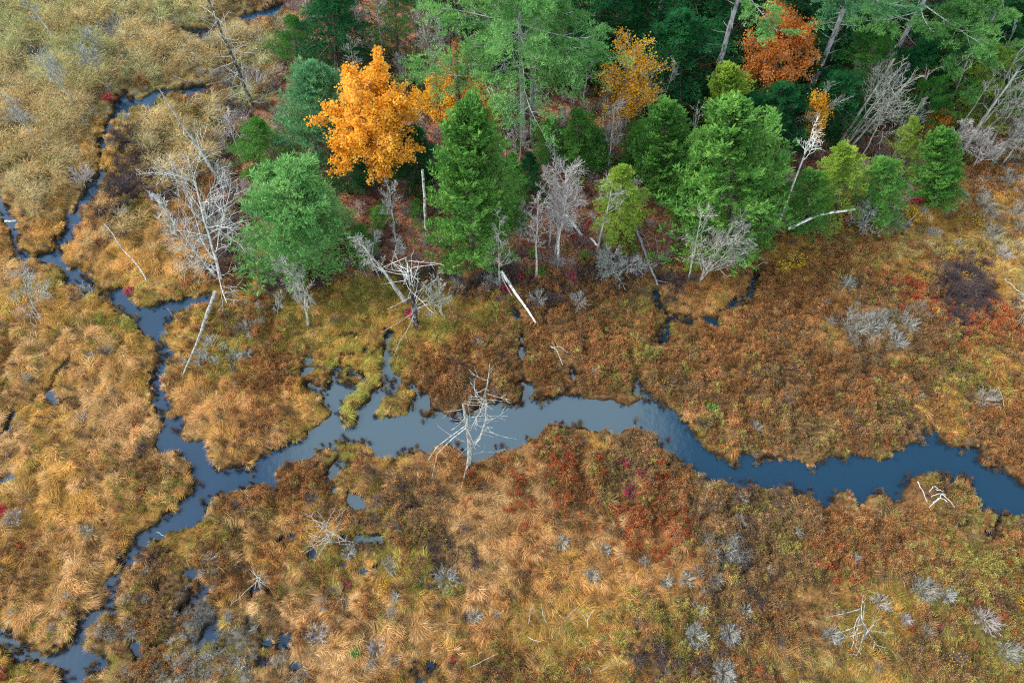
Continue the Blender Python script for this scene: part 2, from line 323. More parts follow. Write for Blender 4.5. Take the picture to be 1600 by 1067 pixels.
# (px, py, rx, ry, {kind: weight})
ZONES = [
 (110,110,260,120,dict(reed=3,greenreed=1.6,straw=.8,olive=.6,grey=.25)),(60,40,130,60,dict(greenreed=2.5,lime=.8,olive=1)),(160,60,120,70,dict(greenreed=2,reed=1.4,grey=.6)),
 (90,260,130,90,dict(reed=3,gold=1.5,tan=1)),(250,190,70,50,dict(reed=2.4,straw=1.4,olive=1.2)),(300,70,60,60,dict(reed=2.5,straw=1)),(350,110,50,50,dict(tan=1,gold=1,grey=.8)),
 (50,360,80,60,dict(gold=3,orange=1)),(205,265,52,62,dict(purple=5,moss=3.5,brown=2.5)),(230,380,120,80,dict(gold=3,orange=2.2,tan=1)),(330,150,60,50,dict(gold=2,olive=1.5)),
 (370,290,34,130,dict(brown=4,purple=5,rust=3,grey=1.5,gold=.7)),(430,425,60,22,dict(brown=3,purple=4,rust=4)),(600,425,90,14,dict(purple=3,rust=3,brown=2)),(720,440,60,18,dict(purple=3,rust=2,grey=1)),(860,450,110,22,dict(purple=4,rust=4,brown=2)),(1000,430,60,16,dict(purple=2,rust=3,orange=1)),(400,60,45,70,dict(tan=1.4,brown=1,grey=1)),
 (120,720,150,260,dict(tan=3,gold=2.2,orange=1.1,olive=.35)),(100,480,120,60,dict(gold=1.8,olive=1.6,lime=.7,tan=1)),(230,560,30,130,dict(gold=2,olive=.8)),
 (210,750,60,40,dict(brown=1.6,moss=1,tan=1)),(140,560,25,20,dict(purple=1.2)),(270,720,40,30,dict(purple=.6,tan=1)),
 (380,500,90,70,dict(gold=2,olive=1.6,tan=.8)),(370,600,130,60,dict(orange=2,gold=1.6,rust=.9)),(380,660,120,50,dict(tan=2,orange=1.8,brown=.4)),(330,520,50,50,dict(olive=1.6,lime=.8,grey=.5)),(440,590,60,50,dict(rust=1.6,orange=1,brown=.8)),
 (560,480,120,60,dict(olive=2.2,gold=1.8,moss=.6)),(700,470,90,45,dict(gold=1.8,olive=1.6,tan=.7)),(560,590,90,60,dict(lime=1.6,olive=2,gold=1.5)),(690,560,80,50,dict(gold=1.2,rust=1.6,moss=.8)),(700,595,60,45,dict(brown=2,rust=1.5,purple=.5)),
 (430,450,60,30,dict(brown=1.2,rust=1,purple=1.2)),
 (470,740,60,50,dict(rust=2,brown=2,purple=.4)),(560,720,50,30,dict(olive=1.6,gold=1.5)),(590,780,70,40,dict(brown=1.6,purple=1,olive=.8)),(700,760,110,70,dict(orange=3.4,tan=1.6)),(780,820,90,70,dict(orange=3,tan=1.6,rust=.6)),
 (860,530,90,80,dict(rust=3.2,brown=2.3,orange=.9,moss=.6)),(950,490,70,50,dict(rust=1.6,orange=1.2,olive=.9,brown=.6)),(1080,450,80,50,dict(gold=1.6,orange=1.6,olive=.8)),(900,450,70,30,dict(rust=1.4,purple=.9,tan=.8)),
 (870,700,70,60,dict(brown=1.2,rust=1.5,moss=.8,tan=.6)),(900,750,110,60,dict(red=1.6,rust=2.2,orange=.8,moss=.5)),(1020,790,50,60,dict(red=2.6,rust=1.6)),(940,680,80,22,dict(tan=2,gold=1,olive=.8,brown=.6)),
 (960,560,80,50,dict(brown=1.4,moss=1.3,orange=1,rust=1)),(1080,580,100,80,dict(moss=1,rust=2.6,brown=2,olive=.7,orange=.6)),(1170,560,70,60,dict(rust=2,brown=1,orange=.8)),(1060,660,60,40,dict(brown=1.5,purple=1,moss=1.2)),
 (1270,630,140,80,dict(moss=1.2,rust=2.6,brown=2.2,olive=.7,orange=.6,purple=.3)),(1350,590,60,50,dict(purple=1,brown=1.6,rust=1.2)),(1480,610,120,60,dict(brown=2.4,rust=2,moss=1,gold=.6)),(1560,590,50,70,dict(gold=1,rust=1,olive=.9)),
 (1230,420,140,55,dict(orange=1.6,gold=1.2,rust=2,brown=1)),(1420,380,140,50,dict(straw=1.2,gold=1.6,olive=1.2,tan=1)),(1540,320,80,60,dict(gold=1.6,rust=.8,tan=1,grey=.3)),(1555,450,50,40,dict(straw=2.4,gold=1.6)),
 (1400,440,60,28,dict(red=1.6,rust=1.5,brown=.6)),(1480,500,60,35,dict(red=1.9,rust=1.2,moss=.6)),(1495,452,34,30,dict(purple=16)),(1375,505,55,26,dict(grey=1.6,rust=1.2,olive=.8)),(1250,500,90,60,dict(rust=2.4,orange=1,brown=1.6)),
 (1300,740,200,16,dict(tan=2,brown=1)),(1250,790,120,30,dict(tan=1.7,brown=.9,olive=.8)),
 (1000,720,50,50,dict(brown=1.5,moss=1,purple=.4)),(1130,790,70,50,dict(tan=1.2,brown=1,olive=.9)),(1160,850,55,90,dict(brown=1.8,purple=1,moss=1,grey=.5)),(1240,850,40,60,dict(brown=1.5,moss=1,grey=.5)),(1295,870,42,60,dict(red=2.8,rust=2)),
 (1400,850,100,60,dict(tan=1.2,rust=1,brown=1,orange=.8)),(1520,850,80,50,dict(brown=1.4,moss=1.1,tan=.8)),(1565,930,50,50,dict(red=1.6,brown=1.6,moss=.8)),(1450,950,110,70,dict(moss=1.4,brown=1.4,rust=.7,olive=.8)),
 (1320,950,70,50,dict(gold=1.5,orange=1,olive=1,tan=.6)),(1350,1040,120,40,dict(straw=1.4,gold=1.6,olive=.7)),(1250,960,50,50,dict(brown=1.5,rust=.8,tan=.6)),(1560,1040,60,40,dict(moss=1,brown=1,lime=.8)),
 (930,880,120,70,dict(orange=2,tan=1.3,gold=.9)),(860,900,90,60,dict(orange=2.3,tan=1,brown=.3)),(1010,960,60,40,dict(brown=1,moss=1,orange=.8)),(1030,1030,50,40,dict(brown=2,purple=1.4,moss=.6)),(900,1000,100,50,dict(gold=1.6,olive=1,tan=1)),(960,1040,60,30,dict(lime=1,straw=1,gold=1)),
 (700,950,140,80,dict(orange=1.8,gold=1.2,tan=1,olive=.5)),(560,900,110,60,dict(orange=1.3,rust=1,olive=.8,tan=.7)),(620,900,40,50,dict(lime=1.2,olive=1,gold=.8)),(700,890,40,40,dict(brown=1.6,purple=1.6,moss=.8)),(500,970,100,50,dict(rust=1,tan=1.4,grey=.7,orange=.6)),(500,1040,120,40,dict(tan=1.8,grey=.5,olive=.6)),
 (450,830,70,40,dict(gold=1.6,olive=1,tan=1)),(330,840,70,40,dict(gold=2,olive=1,brown=.6)),(250,880,40,40,dict(brown=1.8,purple=1,moss=.6)),(350,900,60,40,dict(rust=1.2,gold=1.2,orange=.8)),(260,980,80,60,dict(brown=1.4,moss=1,olive=1,grey=.6,rust=.5)),(370,990,70,60,dict(grey=1.4,brown=1,olive=.7)),(160,1030,40,30,dict(lime=1.2,olive=1,gold=.8)),(40,1050,60,30,dict(gold=1.3,olive=1.5)),
 (820,440,90,25,dict(purple=1.5,rust=1.2,tan=.6)),(1100,440,60,30,dict(gold=1.4,olive=.8)),
]
def kind_scores(x, y):
    px, py = proj(x, y)
    wx = (fbm(x, y, 3.0, 4, 3) - .5) * 60; wy = (fbm(x, y, 3.0, 6, 3) - .5) * 50
    qx = px + wx; qy = py + wy
    W = np.zeros((len(KN),) + x.shape) + 0.02; W[KN.index('reed')] = W[KN.index('greenreed')] = .0005
    for i, kn in enumerate(KN):
        if kn in ('gold', 'tan', 'olive', 'rust', 'brown', 'moss', 'orange'): W[i] += 0.05
    W[KN.index('rust')] += .30; W[KN.index('brown')] += .26; W[KN.index('orange')] += .1; W[KN.index('moss')] += .06
    for cx, cy, rx, ry, d in ZONES:
        g = np.exp(-np.minimum(((qx - cx) / rx) ** 2 + ((qy - cy) / ry) ** 2, 12)) * 1.2
        for k, w in d.items(): W[KN.index(k)] += w * g
    S = np.log(W)
    for i in range(len(KN)): S[i] += 1.5 * (fbm(x + 37 * i, y - 23 * i, 1.5, i, 3) - .5) * 2 + 2.2 * (fbm(x - 29 * i, y + 41 * i, 3.4, i + 2, 3) - .5) * 2
    return S
def plant_colour(kidx, x, y, rng):
    out = np.zeros((len(x), 3))
    for i, kn in enumerate(KN):
        m = kidx == i
        if not m.any(): continue
        pal = np.array(KINDS[kn][0]); n = m.sum()
        a = rng.integers(0, len(pal), n); b = rng.integers(0, len(pal), n); t = rng.random(n)[:, None]
        out[m] = pal[a] * (1 - t) + pal[b] * t
    out = out * .89 + .11 * out.mean(1, keepdims=True)
    out = out * np.array([.93, .90, .83])
    v = 0.52 + 1.0 * fbm(x, y, 0.8, 3, 3)[:, None]
    return out * v * (0.85 + 0.3 * rng.random((len(x), 1)))

# ------------------------------------------------------------ ground sheet and water
def axis(lo, hi, step, far, n=26):
    core = np.arange(lo, hi + step, step)
    g = np.geomspace(step, far, n)
    return np.concatenate([(core[0] - np.cumsum(g))[::-1], core, core[-1] + np.cumsum(g)])
gx = axis(-50, 50, 0.16, 420); gy = axis(-2, 62, 0.16, 420)
X, Y = np.meshgrid(gx, gy); xf, yf = X.ravel(), Y.ravel()
core = (np.abs(xf) < 52) & (yf > -3) & (yf < 64)
s_ = np.full(xf.shape, 3.0); s_[core] = land(xf[core], yf[core])
f_ = forest(np.clip(xf, -60, 62), np.clip(yf, -6, 66))
zf = height(xf, yf, s_, f_)
sc_ = kind_scores(np.clip(xf, -60, 60), np.clip(yf, -8, 70))
pal_mean = np.array([np.mean(KINDS[k][0], 0) for k in KN])
e = np.exp((sc_ - sc_.max(0)) * 2.0); e /= e.sum(0)
gc = np.tensordot(e.T, pal_mean, 1)
peat = lin((46, 36, 28))
lit = sstep(-0.6, 0.8, f_ + (fbm(xf, yf, 1.4, 2, 3) - .5) * 2.0)[:, None]
gcol = gc * 0.42 + peat * 0.3
gcol = gcol * (1 - lit) + np.array(lin((128, 84, 64))) * lit
bk = sstep(0.05, 0.45, s_)[:, None]
gcol = peat * 0.6 * (1 - bk) + gcol * bk
nx, ny = len(gx), len(gy)
ii = (np.arange(ny - 1)[:, None] * nx + np.arange(nx - 1)[None]).ravel()
Q = np.stack([ii, ii + 1, ii + nx + 1, ii + nx], 1)
gm = new_mat('bog_ground'); nt = gm.node_tree
ca = attr(nt, 'gcol').outputs['Color']; la = attr(nt, 'litter').outputs['Fac']
geo = N(nt, 'ShaderNodeNewGeometry')
n1 = N(nt, 'ShaderNodeTexNoise'); n1.inputs['Scale'].default_value = 5; n1.inputs['Detail'].default_value = 8; n1.inputs['Roughness'].default_value = .7; L(nt, geo.outputs['Position'], n1.inputs['Vector'])
v1 = N(nt, 'ShaderNodeTexVoronoi'); v1.inputs['Scale'].default_value = 9; L(nt, geo.outputs['Position'], v1.inputs['Vector'])
lr = ramp(nt, N(nt, 'ShaderNodeSeparateColor').outputs[0], [(0, lin((70,44,36))), (.3, lin((116,70,54))), (.6, lin((146,98,74))), (.85, lin((178,132,102))), (1, lin((110,92,84)))])
sep = nt.nodes[-2]; L(nt, v1.outputs['Color'], sep.inputs[0])
bog = mixc(nt, 1.0, ca, ramp(nt, n1.outputs['Fac'], [(.3, .45), (.7, 1.5)]).outputs[0], 'MULTIPLY')
gcn = mixc(nt, math_(nt, 'MULTIPLY', la, 0.75), bog, lr.outputs[0])
pb = N(nt, 'ShaderNodeBsdfPrincipled'); pb.inputs['Roughness'].default_value = .95; pb.inputs['Specular IOR Level'].default_value = .1; L(nt, gcn, pb.inputs['Base Color'])
bp = N(nt, 'ShaderNodeBump'); bp.inputs['Strength'].default_value = .8; bp.inputs['Distance'].default_value = .08; L(nt, n1.outputs['Fac'], bp.inputs['Height']); L(nt, bp.outputs[0], pb.inputs['Normal'])
L(nt, pb.outputs[0], N(nt, 'ShaderNodeOutputMaterial').inputs[0])
gme = mk_mesh('ground', np.stack([xf, yf, zf], 1), quads=Q, attrs={'gcol': ('FLOAT_COLOR', gcol), 'litter': ('FLOAT', lit[:, 0])}, mat=gm, smooth=True)
tag(link('ground', gme), 'boggy ground with peat, moss and fallen leaves', 'ground', kind='structure')

wm = new_mat('stream_water'); nt = wm.node_tree
pb = N(nt, 'ShaderNodeBsdfPrincipled'); pb.inputs['Base Color'].default_value = (0.006, 0.029, 0.053, 1)  # blue of the reflected sky is partly painted into the base colour
pb.inputs['Roughness'].default_value = .04; pb.inputs['IOR'].default_value = 1.75
g = N(nt, 'ShaderNodeNewGeometry'); n1 = N(nt, 'ShaderNodeTexNoise'); n1.inputs['Scale'].default_value = 2.2; n1.inputs['Detail'].default_value = 3; L(nt, g.outputs['Position'], n1.inputs['Vector'])
bp = N(nt, 'ShaderNodeBump'); bp.inputs['Strength'].default_value = .05; bp.inputs['Distance'].default_value = .1; L(nt, n1.outputs['Fac'], bp.inputs['Height']); L(nt, bp.outputs[0], pb.inputs['Normal'])
L(nt, pb.outputs[0], N(nt, 'ShaderNodeOutputMaterial').inputs[0])
wv = np.array([(-70, -15, WATER_Z), (80, -15, WATER_Z), (80, 80, WATER_Z), (-70, 80, WATER_Z)], float)
tag(link('stream_water', mk_mesh('stream_water', wv, quads=np.array([[0, 1, 2, 3]]), mat=wm)), 'dark blue bog stream winding between grassy banks', 'water', kind='structure')

# ------------------------------------------------------------ ground cover plants
def blade_set(n, rad, length, width, out, lean, up, rng, seg=3, lvar=.35):
    """n curved blades from a clump: returns V, Q, T, rnd, tt"""
    th = rng.random(n) * 2 * np.pi; r = rad * np.sqrt(rng.random(n))
    base = np.stack([r * np.cos(th), r * np.sin(th), np.zeros(n) - 0.05], 1)
    Ln = length * (1 - lvar + 2 * lvar * rng.random(n))
    d = np.stack([np.cos(th) * out * (.4 + r / rad) + lean[0], np.sin(th) * out * (.4 + r / rad) + lean[1], np.full(n, up)], 1) + rng.normal(0, .22, (n, 3))
    d = unit(d)
    hor = d.copy(); hor[:, 2] = 0; hor = unit(hor)
    side = np.stack([-hor[:, 1], hor[:, 0], np.zeros(n)], 1); side = unit(side + rng.normal(0, .35, (n, 3)))
    pts = []; p = base; cur = d.copy()
    for k in range(seg + 1):
        pts.append(p); p = p + cur * (Ln / seg)[:, None]
        cur = unit(cur + hor * 0.45 + np.array([0, 0, -0.42]) + rng.normal(0, .06, (n, 3)))
    V = []; w = width * (.7 + .6 * rng.random(n))
    for k in range(seg):
        ww = (w * (1 - .25 * k) / 2)[:, None]
        V += [pts[k] - side * ww, pts[k] + side * ww]
    V.append(pts[seg]); V = np.stack(V, 1); m = V.shape[1]
    b = np.arange(n)[:, None] * m
    Q = np.concatenate([b + np.array([2 * k, 2 * k + 1, 2 * k + 3, 2 * k + 2]) for k in range(seg - 1)])
    T = b + np.array([2 * seg - 2, 2 * seg - 1, 2 * seg])
    rnd = np.repeat(rng.random(n), m); tt = np.tile(np.array([k / seg for k in range(seg) for _ in (0, 1)] + [1.0]), n)
    V = V.reshape(-1, 3); V[:, 2] = np.maximum(V[:, 2], -0.06)
    return V, Q, T, rnd, tt
def leaf_tris(P, d, l, w, rng, n_up=.5):
    """elongated leaf: one rhombus of two triangles as a quad"""
    s = unit(np.cross(d, unit(rng.normal(0, 1, P.shape) * (1 - n_up) + np.array([0, 0, 1.0]) * n_up)))
    V = np.stack([P, P + d * (l * .45)[:, None] + s * (w / 2)[:, None], P + d * l[:, None], P + d * (l * .45)[:, None] - s * (w / 2)[:, None]], 1)
    Q = np.arange(len(P))[:, None] * 4 + np.arange(4)
    return V.reshape(-1, 3), Q
SRC = {}
def src(fam, V, Q, T, rnd, tt, mat):
    me = mk_mesh(fam, V, quads=Q, tris=T, attrs={'rnd': ('FLOAT', rnd), 'tt': ('FLOAT', tt)}, mat=mat)
    SRC.setdefault(fam, []).append(bpy.data.objects.new(fam + '_clump', me))
m_grass = inst_mat('sedge_blades', .25, (1.2, 1.18, 1.12), .5)
m_reed = inst_mat('reed_blades', .25, (1.2, 1.2, 1.2), .35)
m_heath = inst_mat('heath_leaves', .15, (1.3, 1.2, 1.1), .7)
m_twig = inst_mat('dry_twigs', .0, (1.2, 1.2, 1.2), .35)
rg = np.random.default_rng(5)
for k in range(6):
    src('sedge', *blade_set(52, .25, .52, .026, .32 + .04 * k, (.55 + .13 * k, 0), .66, rg, 3, .55), m_grass)
for k in range(4):
    a = blade_set(46, .30, 1.6, .030, .16, (.22, .05), 1.9, rg, 3, .3)
    n = 8; th = rg.random(n) * 6.28; r = .3 * np.sqrt(rg.random(n))      # pale plumes
    P = np.stack([r * np.cos(th) + .25, r * np.sin(th), 1.35 + .3 * rg.random(n)], 1); d = unit(rg.normal(0, .3, (n, 3)) + np.array([.5, 0, .8]))
    V, Q = leaf_tris(P, d, .22 + .1 * rg.random(n), np.full(n, .032), rg)
    src('reed', np.concatenate([a[0], V]), np.concatenate([a[1], Q + len(a[0])]), a[2], np.concatenate([a[3], np.repeat(.9 + .1 * rg.random(n), 4)]), np.concatenate([a[4], np.ones(len(V))]), m_reed)
def bushlet(n_st, n_leaf, h, rad, lw, rng, mat, fam, stem_r=.006):
    th = rng.random(n_st) * 6.28; out = rng.random(n_st)
    top = np.stack([rad * out * np.cos(th), rad * out * np.sin(th), h * (1 - .45 * out ** 2) * (.7 + .4 * rng.random(n_st))], 1)
    mid = top * np.array([.45, .45, .6]) + rng.normal(0, .03, (n_st, 3))
    st = np.stack([top * np.array([.15, .15, 0]) - np.array([0, 0, .05]), mid, top], 1)
    V, Q = tubes(st, np.tile([stem_r, stem_r * .8, stem_r * .4], (n_st, 1)), 3)
    Vs, Qs, rn, tt = [V], [Q], [np.repeat(rng.random(n_st), 9)], [np.full(len(V), .1)]
    if n_leaf:
        a = rng.integers(0, n_st, n_leaf); t = .35 + .75 * rng.random(n_leaf) ** .7
        P = mid[a] + (top[a] - mid[a]) * t[:, None] + rng.normal(0, .055, (n_leaf, 3))
        d = unit(rng.normal(0, 1, (n_leaf, 3)) + np.array([0, 0, .9]) + unit(top[a]) * .6)
        V2, Q2 = leaf_tris(P, d, lw * (1.2 + rng.random(n_leaf)), np.full(n_leaf, lw), rng, .3)
        Vs.append(V2); Qs.append(Q2 + len(V)); rn.append(np.repeat(rng.random(n_leaf), 4)); tt.append(np.repeat(np.clip(P[:, 2] / h, 0, 1), 4))
    src(fam, np.concatenate(Vs), np.concatenate(Qs), None, np.concatenate(rn), np.concatenate(tt), mat)
for k in range(5): bushlet(34, 330, .55 + .06 * k, .42, .042, rg, m_heath, 'heath')
def twiglet(rng, mat, fam='twig'):
    n = 26; th = rng.random(n) * 6.28; o = .2 + .8 * rng.random(n)
    top = np.stack([.48 * o * np.cos(th), .48 * o * np.sin(th), .65 * (1 - .4 * o) * (.7 + .5 * rng.random(n))], 1)
    mid = top * np.array([.4, .4, .55]) + rng.normal(0, .03, (n, 3))
    V, Q = tubes(np.stack([top * .1, mid, top], 1), np.tile([.012, .010, .006], (n, 1)), 3)
    m = 120; a = rng.integers(0, n, m); t = rng.random(m); p = mid[a] + (top[a] - mid[a]) * t[:, None]
    q = p + unit(unit(top[a]) + rng.normal(0, .6, (m, 3))) * (.14 + .14 * rng.random(m))[:, None]
    V2, Q2 = tubes(np.stack([p, (p + q) / 2 + rng.normal(0, .012, (m, 3)), q], 1), np.tile([.007, .006, .004], (m, 1)), 3)
    src(fam, np.concatenate([V, V2]), np.concatenate([Q, Q2 + len(V)]), None, np.concatenate([np.repeat(rng.random(n), 9), np.repeat(rng.random(m), 9)]), np.full(len(V) + len(V2), .6), mat)
for k in range(4): twiglet(rg, m_twig)

def scatter(name, fam, x, y, z, rot, scl, col, label, cat, rng):
    n = len(x)
    me = mk_mesh(name, np.stack([x, y, z], 1), attrs={'rot': ('FLOAT_VECTOR', rot), 'scl': ('FLOAT', scl), 'col': ('FLOAT_COLOR', col), 'vi': ('INT', rng.integers(0, len(SRC[fam]), n))})
    o = link(name, me); tag(o, label, cat, kind='stuff')
    coll = bpy.data.collections.new(fam + '_clumps')
    for s in SRC[fam]: coll.objects.link(s)
    ng = bpy.data.node_groups.new(name + '_scatter', 'GeometryNodeTree')
    ng.interface.new_socket('Geometry', in_out='INPUT', socket_type='NodeSocketGeometry'); ng.interface.new_socket('Geometry', in_out='OUTPUT', socket_type='NodeSocketGeometry')
    gi = N(ng, 'NodeGroupInput'); go = N(ng, 'NodeGroupOutput')
    mp = N(ng, 'GeometryNodeMeshToPoints'); L(ng, gi.outputs[0], mp.inputs[0])
    ci = N(ng, 'GeometryNodeCollectionInfo'); ci.inputs['Collection'].default_value = coll; ci.inputs['Separate Children'].default_value = True; ci.inputs['Reset Children'].default_value = True
    iop = N(ng, 'GeometryNodeInstanceOnPoints'); iop.inputs['Pick Instance'].default_value = True
    L(ng, mp.outputs[0], iop.inputs['Points']); L(ng, ci.outputs[0], iop.inputs['Instance'])
    def na(nm, t):
        a = N(ng, 'GeometryNodeInputNamedAttribute', data_type=t); a.inputs['Name'].default_value = nm; return a.outputs[0]
    L(ng, na('vi', 'INT'), iop.inputs['Instance Index']); L(ng, na('rot', 'FLOAT_VECTOR'), iop.inputs['Rotation']); L(ng, na('scl', 'FLOAT'), iop.inputs['Scale'])
    L(ng, iop.outputs[0], go.inputs[0])
    md = o.modifiers.new('scatter', 'NODES'); md.node_group = ng
    return o
# ------------------------------------------------------------ trees: materials
m_pine = leaf_mat('pine_needles', [(0, (64,112,62)), (.4, (102,152,82)), (.75, (140,184,106)), (1, (176,208,132))], .25, pscale=.5)
m_bluepine = leaf_mat('blue_pine_needles', [(0, (66,108,74)), (.4, (92,142,94)), (.75, (122,168,112)), (1, (150,190,132))], .25, pscale=.5)
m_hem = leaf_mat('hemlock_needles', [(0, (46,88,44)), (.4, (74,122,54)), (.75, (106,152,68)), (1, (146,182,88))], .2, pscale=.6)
m_cedar = leaf_mat('cedar_sprays', [(0, (50,92,46)), (.4, (80,126,56)), (.75, (112,154,70)), (1, (150,182,92))], .2, pscale=.6)
m_spruce = leaf_mat('spruce_needles', [(0, (34,74,36)), (.4, (50,100,42)), (.75, (78,126,46)), (1, (110,146,54))], .2, pscale=.6)
m_yhem = leaf_mat('yellow_green_needles', [(0, (84,112,44)), (.4, (118,146,54)), (.75, (150,170,64)), (1, (176,186,84))], .2, pscale=.6)
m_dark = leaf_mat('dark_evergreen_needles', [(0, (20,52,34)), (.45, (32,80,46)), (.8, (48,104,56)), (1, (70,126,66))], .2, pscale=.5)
m_maple = leaf_mat('orange_maple_leaf', [(0, (206,128,38)), (.35, (242,168,54)), (.65, (252,196,78)), (.85, (248,172,100)), (1, (252,212,116))], .4, pscale=.55, pamt=.55)
m_yellow = leaf_mat('yellow_leaf', [(0, (200,116,34)), (.35, (240,164,46)), (.7, (250,204,70)), (1, (250,220,110))], .4, pscale=.7, pamt=.5)
m_rustleaf = leaf_mat('rust_oak_leaf', [(0, (146,84,40)), (.4, (196,118,54)), (.75, (218,138,68)), (1, (232,164,100))], .35, pscale=.7, pamt=.5)
m_mixleaf = leaf_mat('orange_and_red_leaf', [(0, (150,60,26)), (.35, (206,98,44)), (.6, (216,150,40)), (.85, (224,124,84)), (1, (206,98,72))], .35, pscale=.5, pamt=.6)
m_redleaf = leaf_mat('red_leaf', [(0, (140,26,34)), (.4, (196,44,50)), (.8, (222,70,76)), (1, (232,110,110))], .35)
m_pinkleaf = leaf_mat('pink_leaf', [(0, (176,34,72)), (.5, (220,58,98)), (1, (236,110,130))], .35)
m_yelleaf = leaf_mat('small_yellow_leaf', [(0, (186,130,24)), (.5, (226,176,34)), (1, (240,206,80))], .35)
m_greenleaf = leaf_mat('fresh_green_leaf', [(0, (70,120,44)), (.5, (110,160,60)), (1, (150,190,84))], .3)
m_grey = bark_mat('grey_bark', (106,104,102), (180,178,172), 7)
m_pale = bark_mat('bleached_wood', (112,110,106), (186,182,174), 9)
m_lichen = bark_mat('lichen_bark', (118,114,106), (184,180,168), 7)
m_pink = bark_mat('pinkish_twig', (140,130,126), (198,186,182), 7)
m_light = bark_mat('weathered_pale_bark', (140,138,134), (208,206,202), 7)
m_birch = bark_mat('birch_bark', (90,84,80), (214,208,200), 4, .9, (232,228,222))
m_brown = bark_mat('brown_bark', (70,58,52), (128,112,102), 7)
m_pinebark = bark_mat('grey_pine_bark', (96,92,94), (160,154,158), 9)
m_darkbark = bark_mat('charred_bark', (34,30,28), (84,76,70), 6, .4, (170,166,160))

# ------------------------------------------------------------ trees: growing
def spawn(P, n, t0, t1, ang, length, lr, rng, K=5, up=0.0, wob=.12, taper=None):
    """children of polylines P (N,K0,3): n each; returns polylines, parent index and t"""
    Np, K0, _ = P.shape
    par = np.repeat(np.arange(Np), n); t = t0 + (t1 - t0) * ((np.tile(np.arange(n), Np) + rng.random(Np * n)) / n)
    f = t * (K0 - 1); i = np.clip(f.astype(int), 0, K0 - 2); w = (f - i)[:, None]
    p = P[par, i] * (1 - w) + P[par, i + 1] * w
    tg = unit(P[par, i + 1] - P[par, i])
    az = rng.random(len(par)) * 6.28
    ref = np.where(np.abs(tg[:, 2:3]) > .9, np.array([1.0, 0, 0]), np.array([0, 0, 1.0]))
    a = unit(np.cross(tg, ref)); b = np.cross(tg, a)
    rad = a * np.cos(az)[:, None] + b * np.sin(az)[:, None]
    an = ang * (.75 + .5 * rng.random(len(par)))
    d = tg * np.cos(an)[:, None] + rad * np.sin(an)[:, None]
    Ln = (length[par] if hasattr(length, '__len__') else np.full(len(par), length)) * lr(t) * (.65 + .6 * rng.random(len(par)))
    out = [p]; cur = unit(d)
    for k in range(K - 1):
        p = p + cur * (Ln / (K - 1))[:, None]; out.append(p)
        cur = unit(cur + np.array([0, 0, up]) / (K - 1) + rng.normal(0, wob, (len(par), 3)))
    return np.stack(out, 1), par, t, Ln
def trunk_line(h, lean, rng, K=9, wob=.05, bend=0.0):
    t = np.linspace(0, 1, K); lx, ly = lean
    p = np.stack([lx * t ** (1 + bend), ly * t ** (1 + bend), h * t], 1)
    w = rng.normal(0, wob * h / K, (K, 3)); w[0] = 0; w[:, 2] = 0; w = np.cumsum(w, 0); w -= t[:, None] * w[-1]
    p = p + w; p[0, 2] -= .2
    return p
def rad_line(r0, r1, K, p=.8): return r0 + (r1 - r0) * np.linspace(0, 1, K) ** p
def bare_geo(h, lean, r0, spread, rng, stems=1, dens=1.0, t0=.3, ang=.7, up=.5, twig=.0105, l1=14, l2=7, l3=4, wob=.05, stem_spread=.25, fine=True, lrk=(1.15, .75)):
    """a leafless tree: trunk geometry, crown geometry, twig-end polylines"""
    gt, gc = Geo(), Geo()
    tr = []
    for s in range(stems):
        ln = (lean[0] + (0 if stems == 1 else rng.normal(0, stem_spread * h)), lean[1] + (0 if stems == 1 else rng.normal(0, stem_spread * h * .6)))
        hh = h * (1 if s == 0 else rng.uniform(.7, .98)); p = trunk_line(hh, ln if s else lean, rng, 9, wob)
        if stems > 1: p[:, :2] += rng.normal(0, .05 + r0, 2)
        tr.append(p)
    tr = np.stack(tr); S = len(tr)
    gt.tub(tr, np.tile(rad_line(r0, .018, 9), (S, 1)), 7, rng.random(S))
    Lr = np.full(S, spread)
    A, par, t, L1 = spawn(tr, max(3, int(l1 * dens)), t0, .98, ang, Lr, lambda t: lrk[0] - lrk[1] * t, rng, 6, up, .16)
    rb = np.clip(r0 * .42 * (1.1 - t), .016, 1)[:, None] * np.linspace(1, .35, 6)[None]
    gc.tub(A, rb, 4, rng.random(len(A)))
    B, par, t, L2 = spawn(A, l2, .2, 1, .75, L1, lambda t: .62 - .32 * t, rng, 4, up * .6, .2)
    gc.tub(B, np.tile([.016, .013, .011, twig * .8], (len(B), 1)), 3, rng.random(len(B)))
    E = B
    if fine:
        Cc, par, t, L3 = spawn(B, l3, .15, 1, .7, L2, lambda t: .6 - .25 * t, rng, 3, up * .4, .2)
        gc.tub(Cc, np.tile([twig * 1.1, twig, twig * .6], (len(Cc), 1)), 3, rng.random(len(Cc))); E = np.concatenate([Cc])
    return gt, gc, E
EXC = []
def place(px, py):
    x, y, z = Gp(px, py); return x, y, z
def top_of(px, py, base):
    """height and sideways lean of a point straight above (or leaning beside) a foot, from its pixel"""
    a, b, c = ray(px, py); t = base[1] / b
    return float(CAM_H + c * t - base[2]), float(a * t - base[0])
def build(name, cat, label, group, loc, parts):
    root = empty(name, loc, label, cat, group)
    for pn, me in parts: link(pn, me, root)
    return root
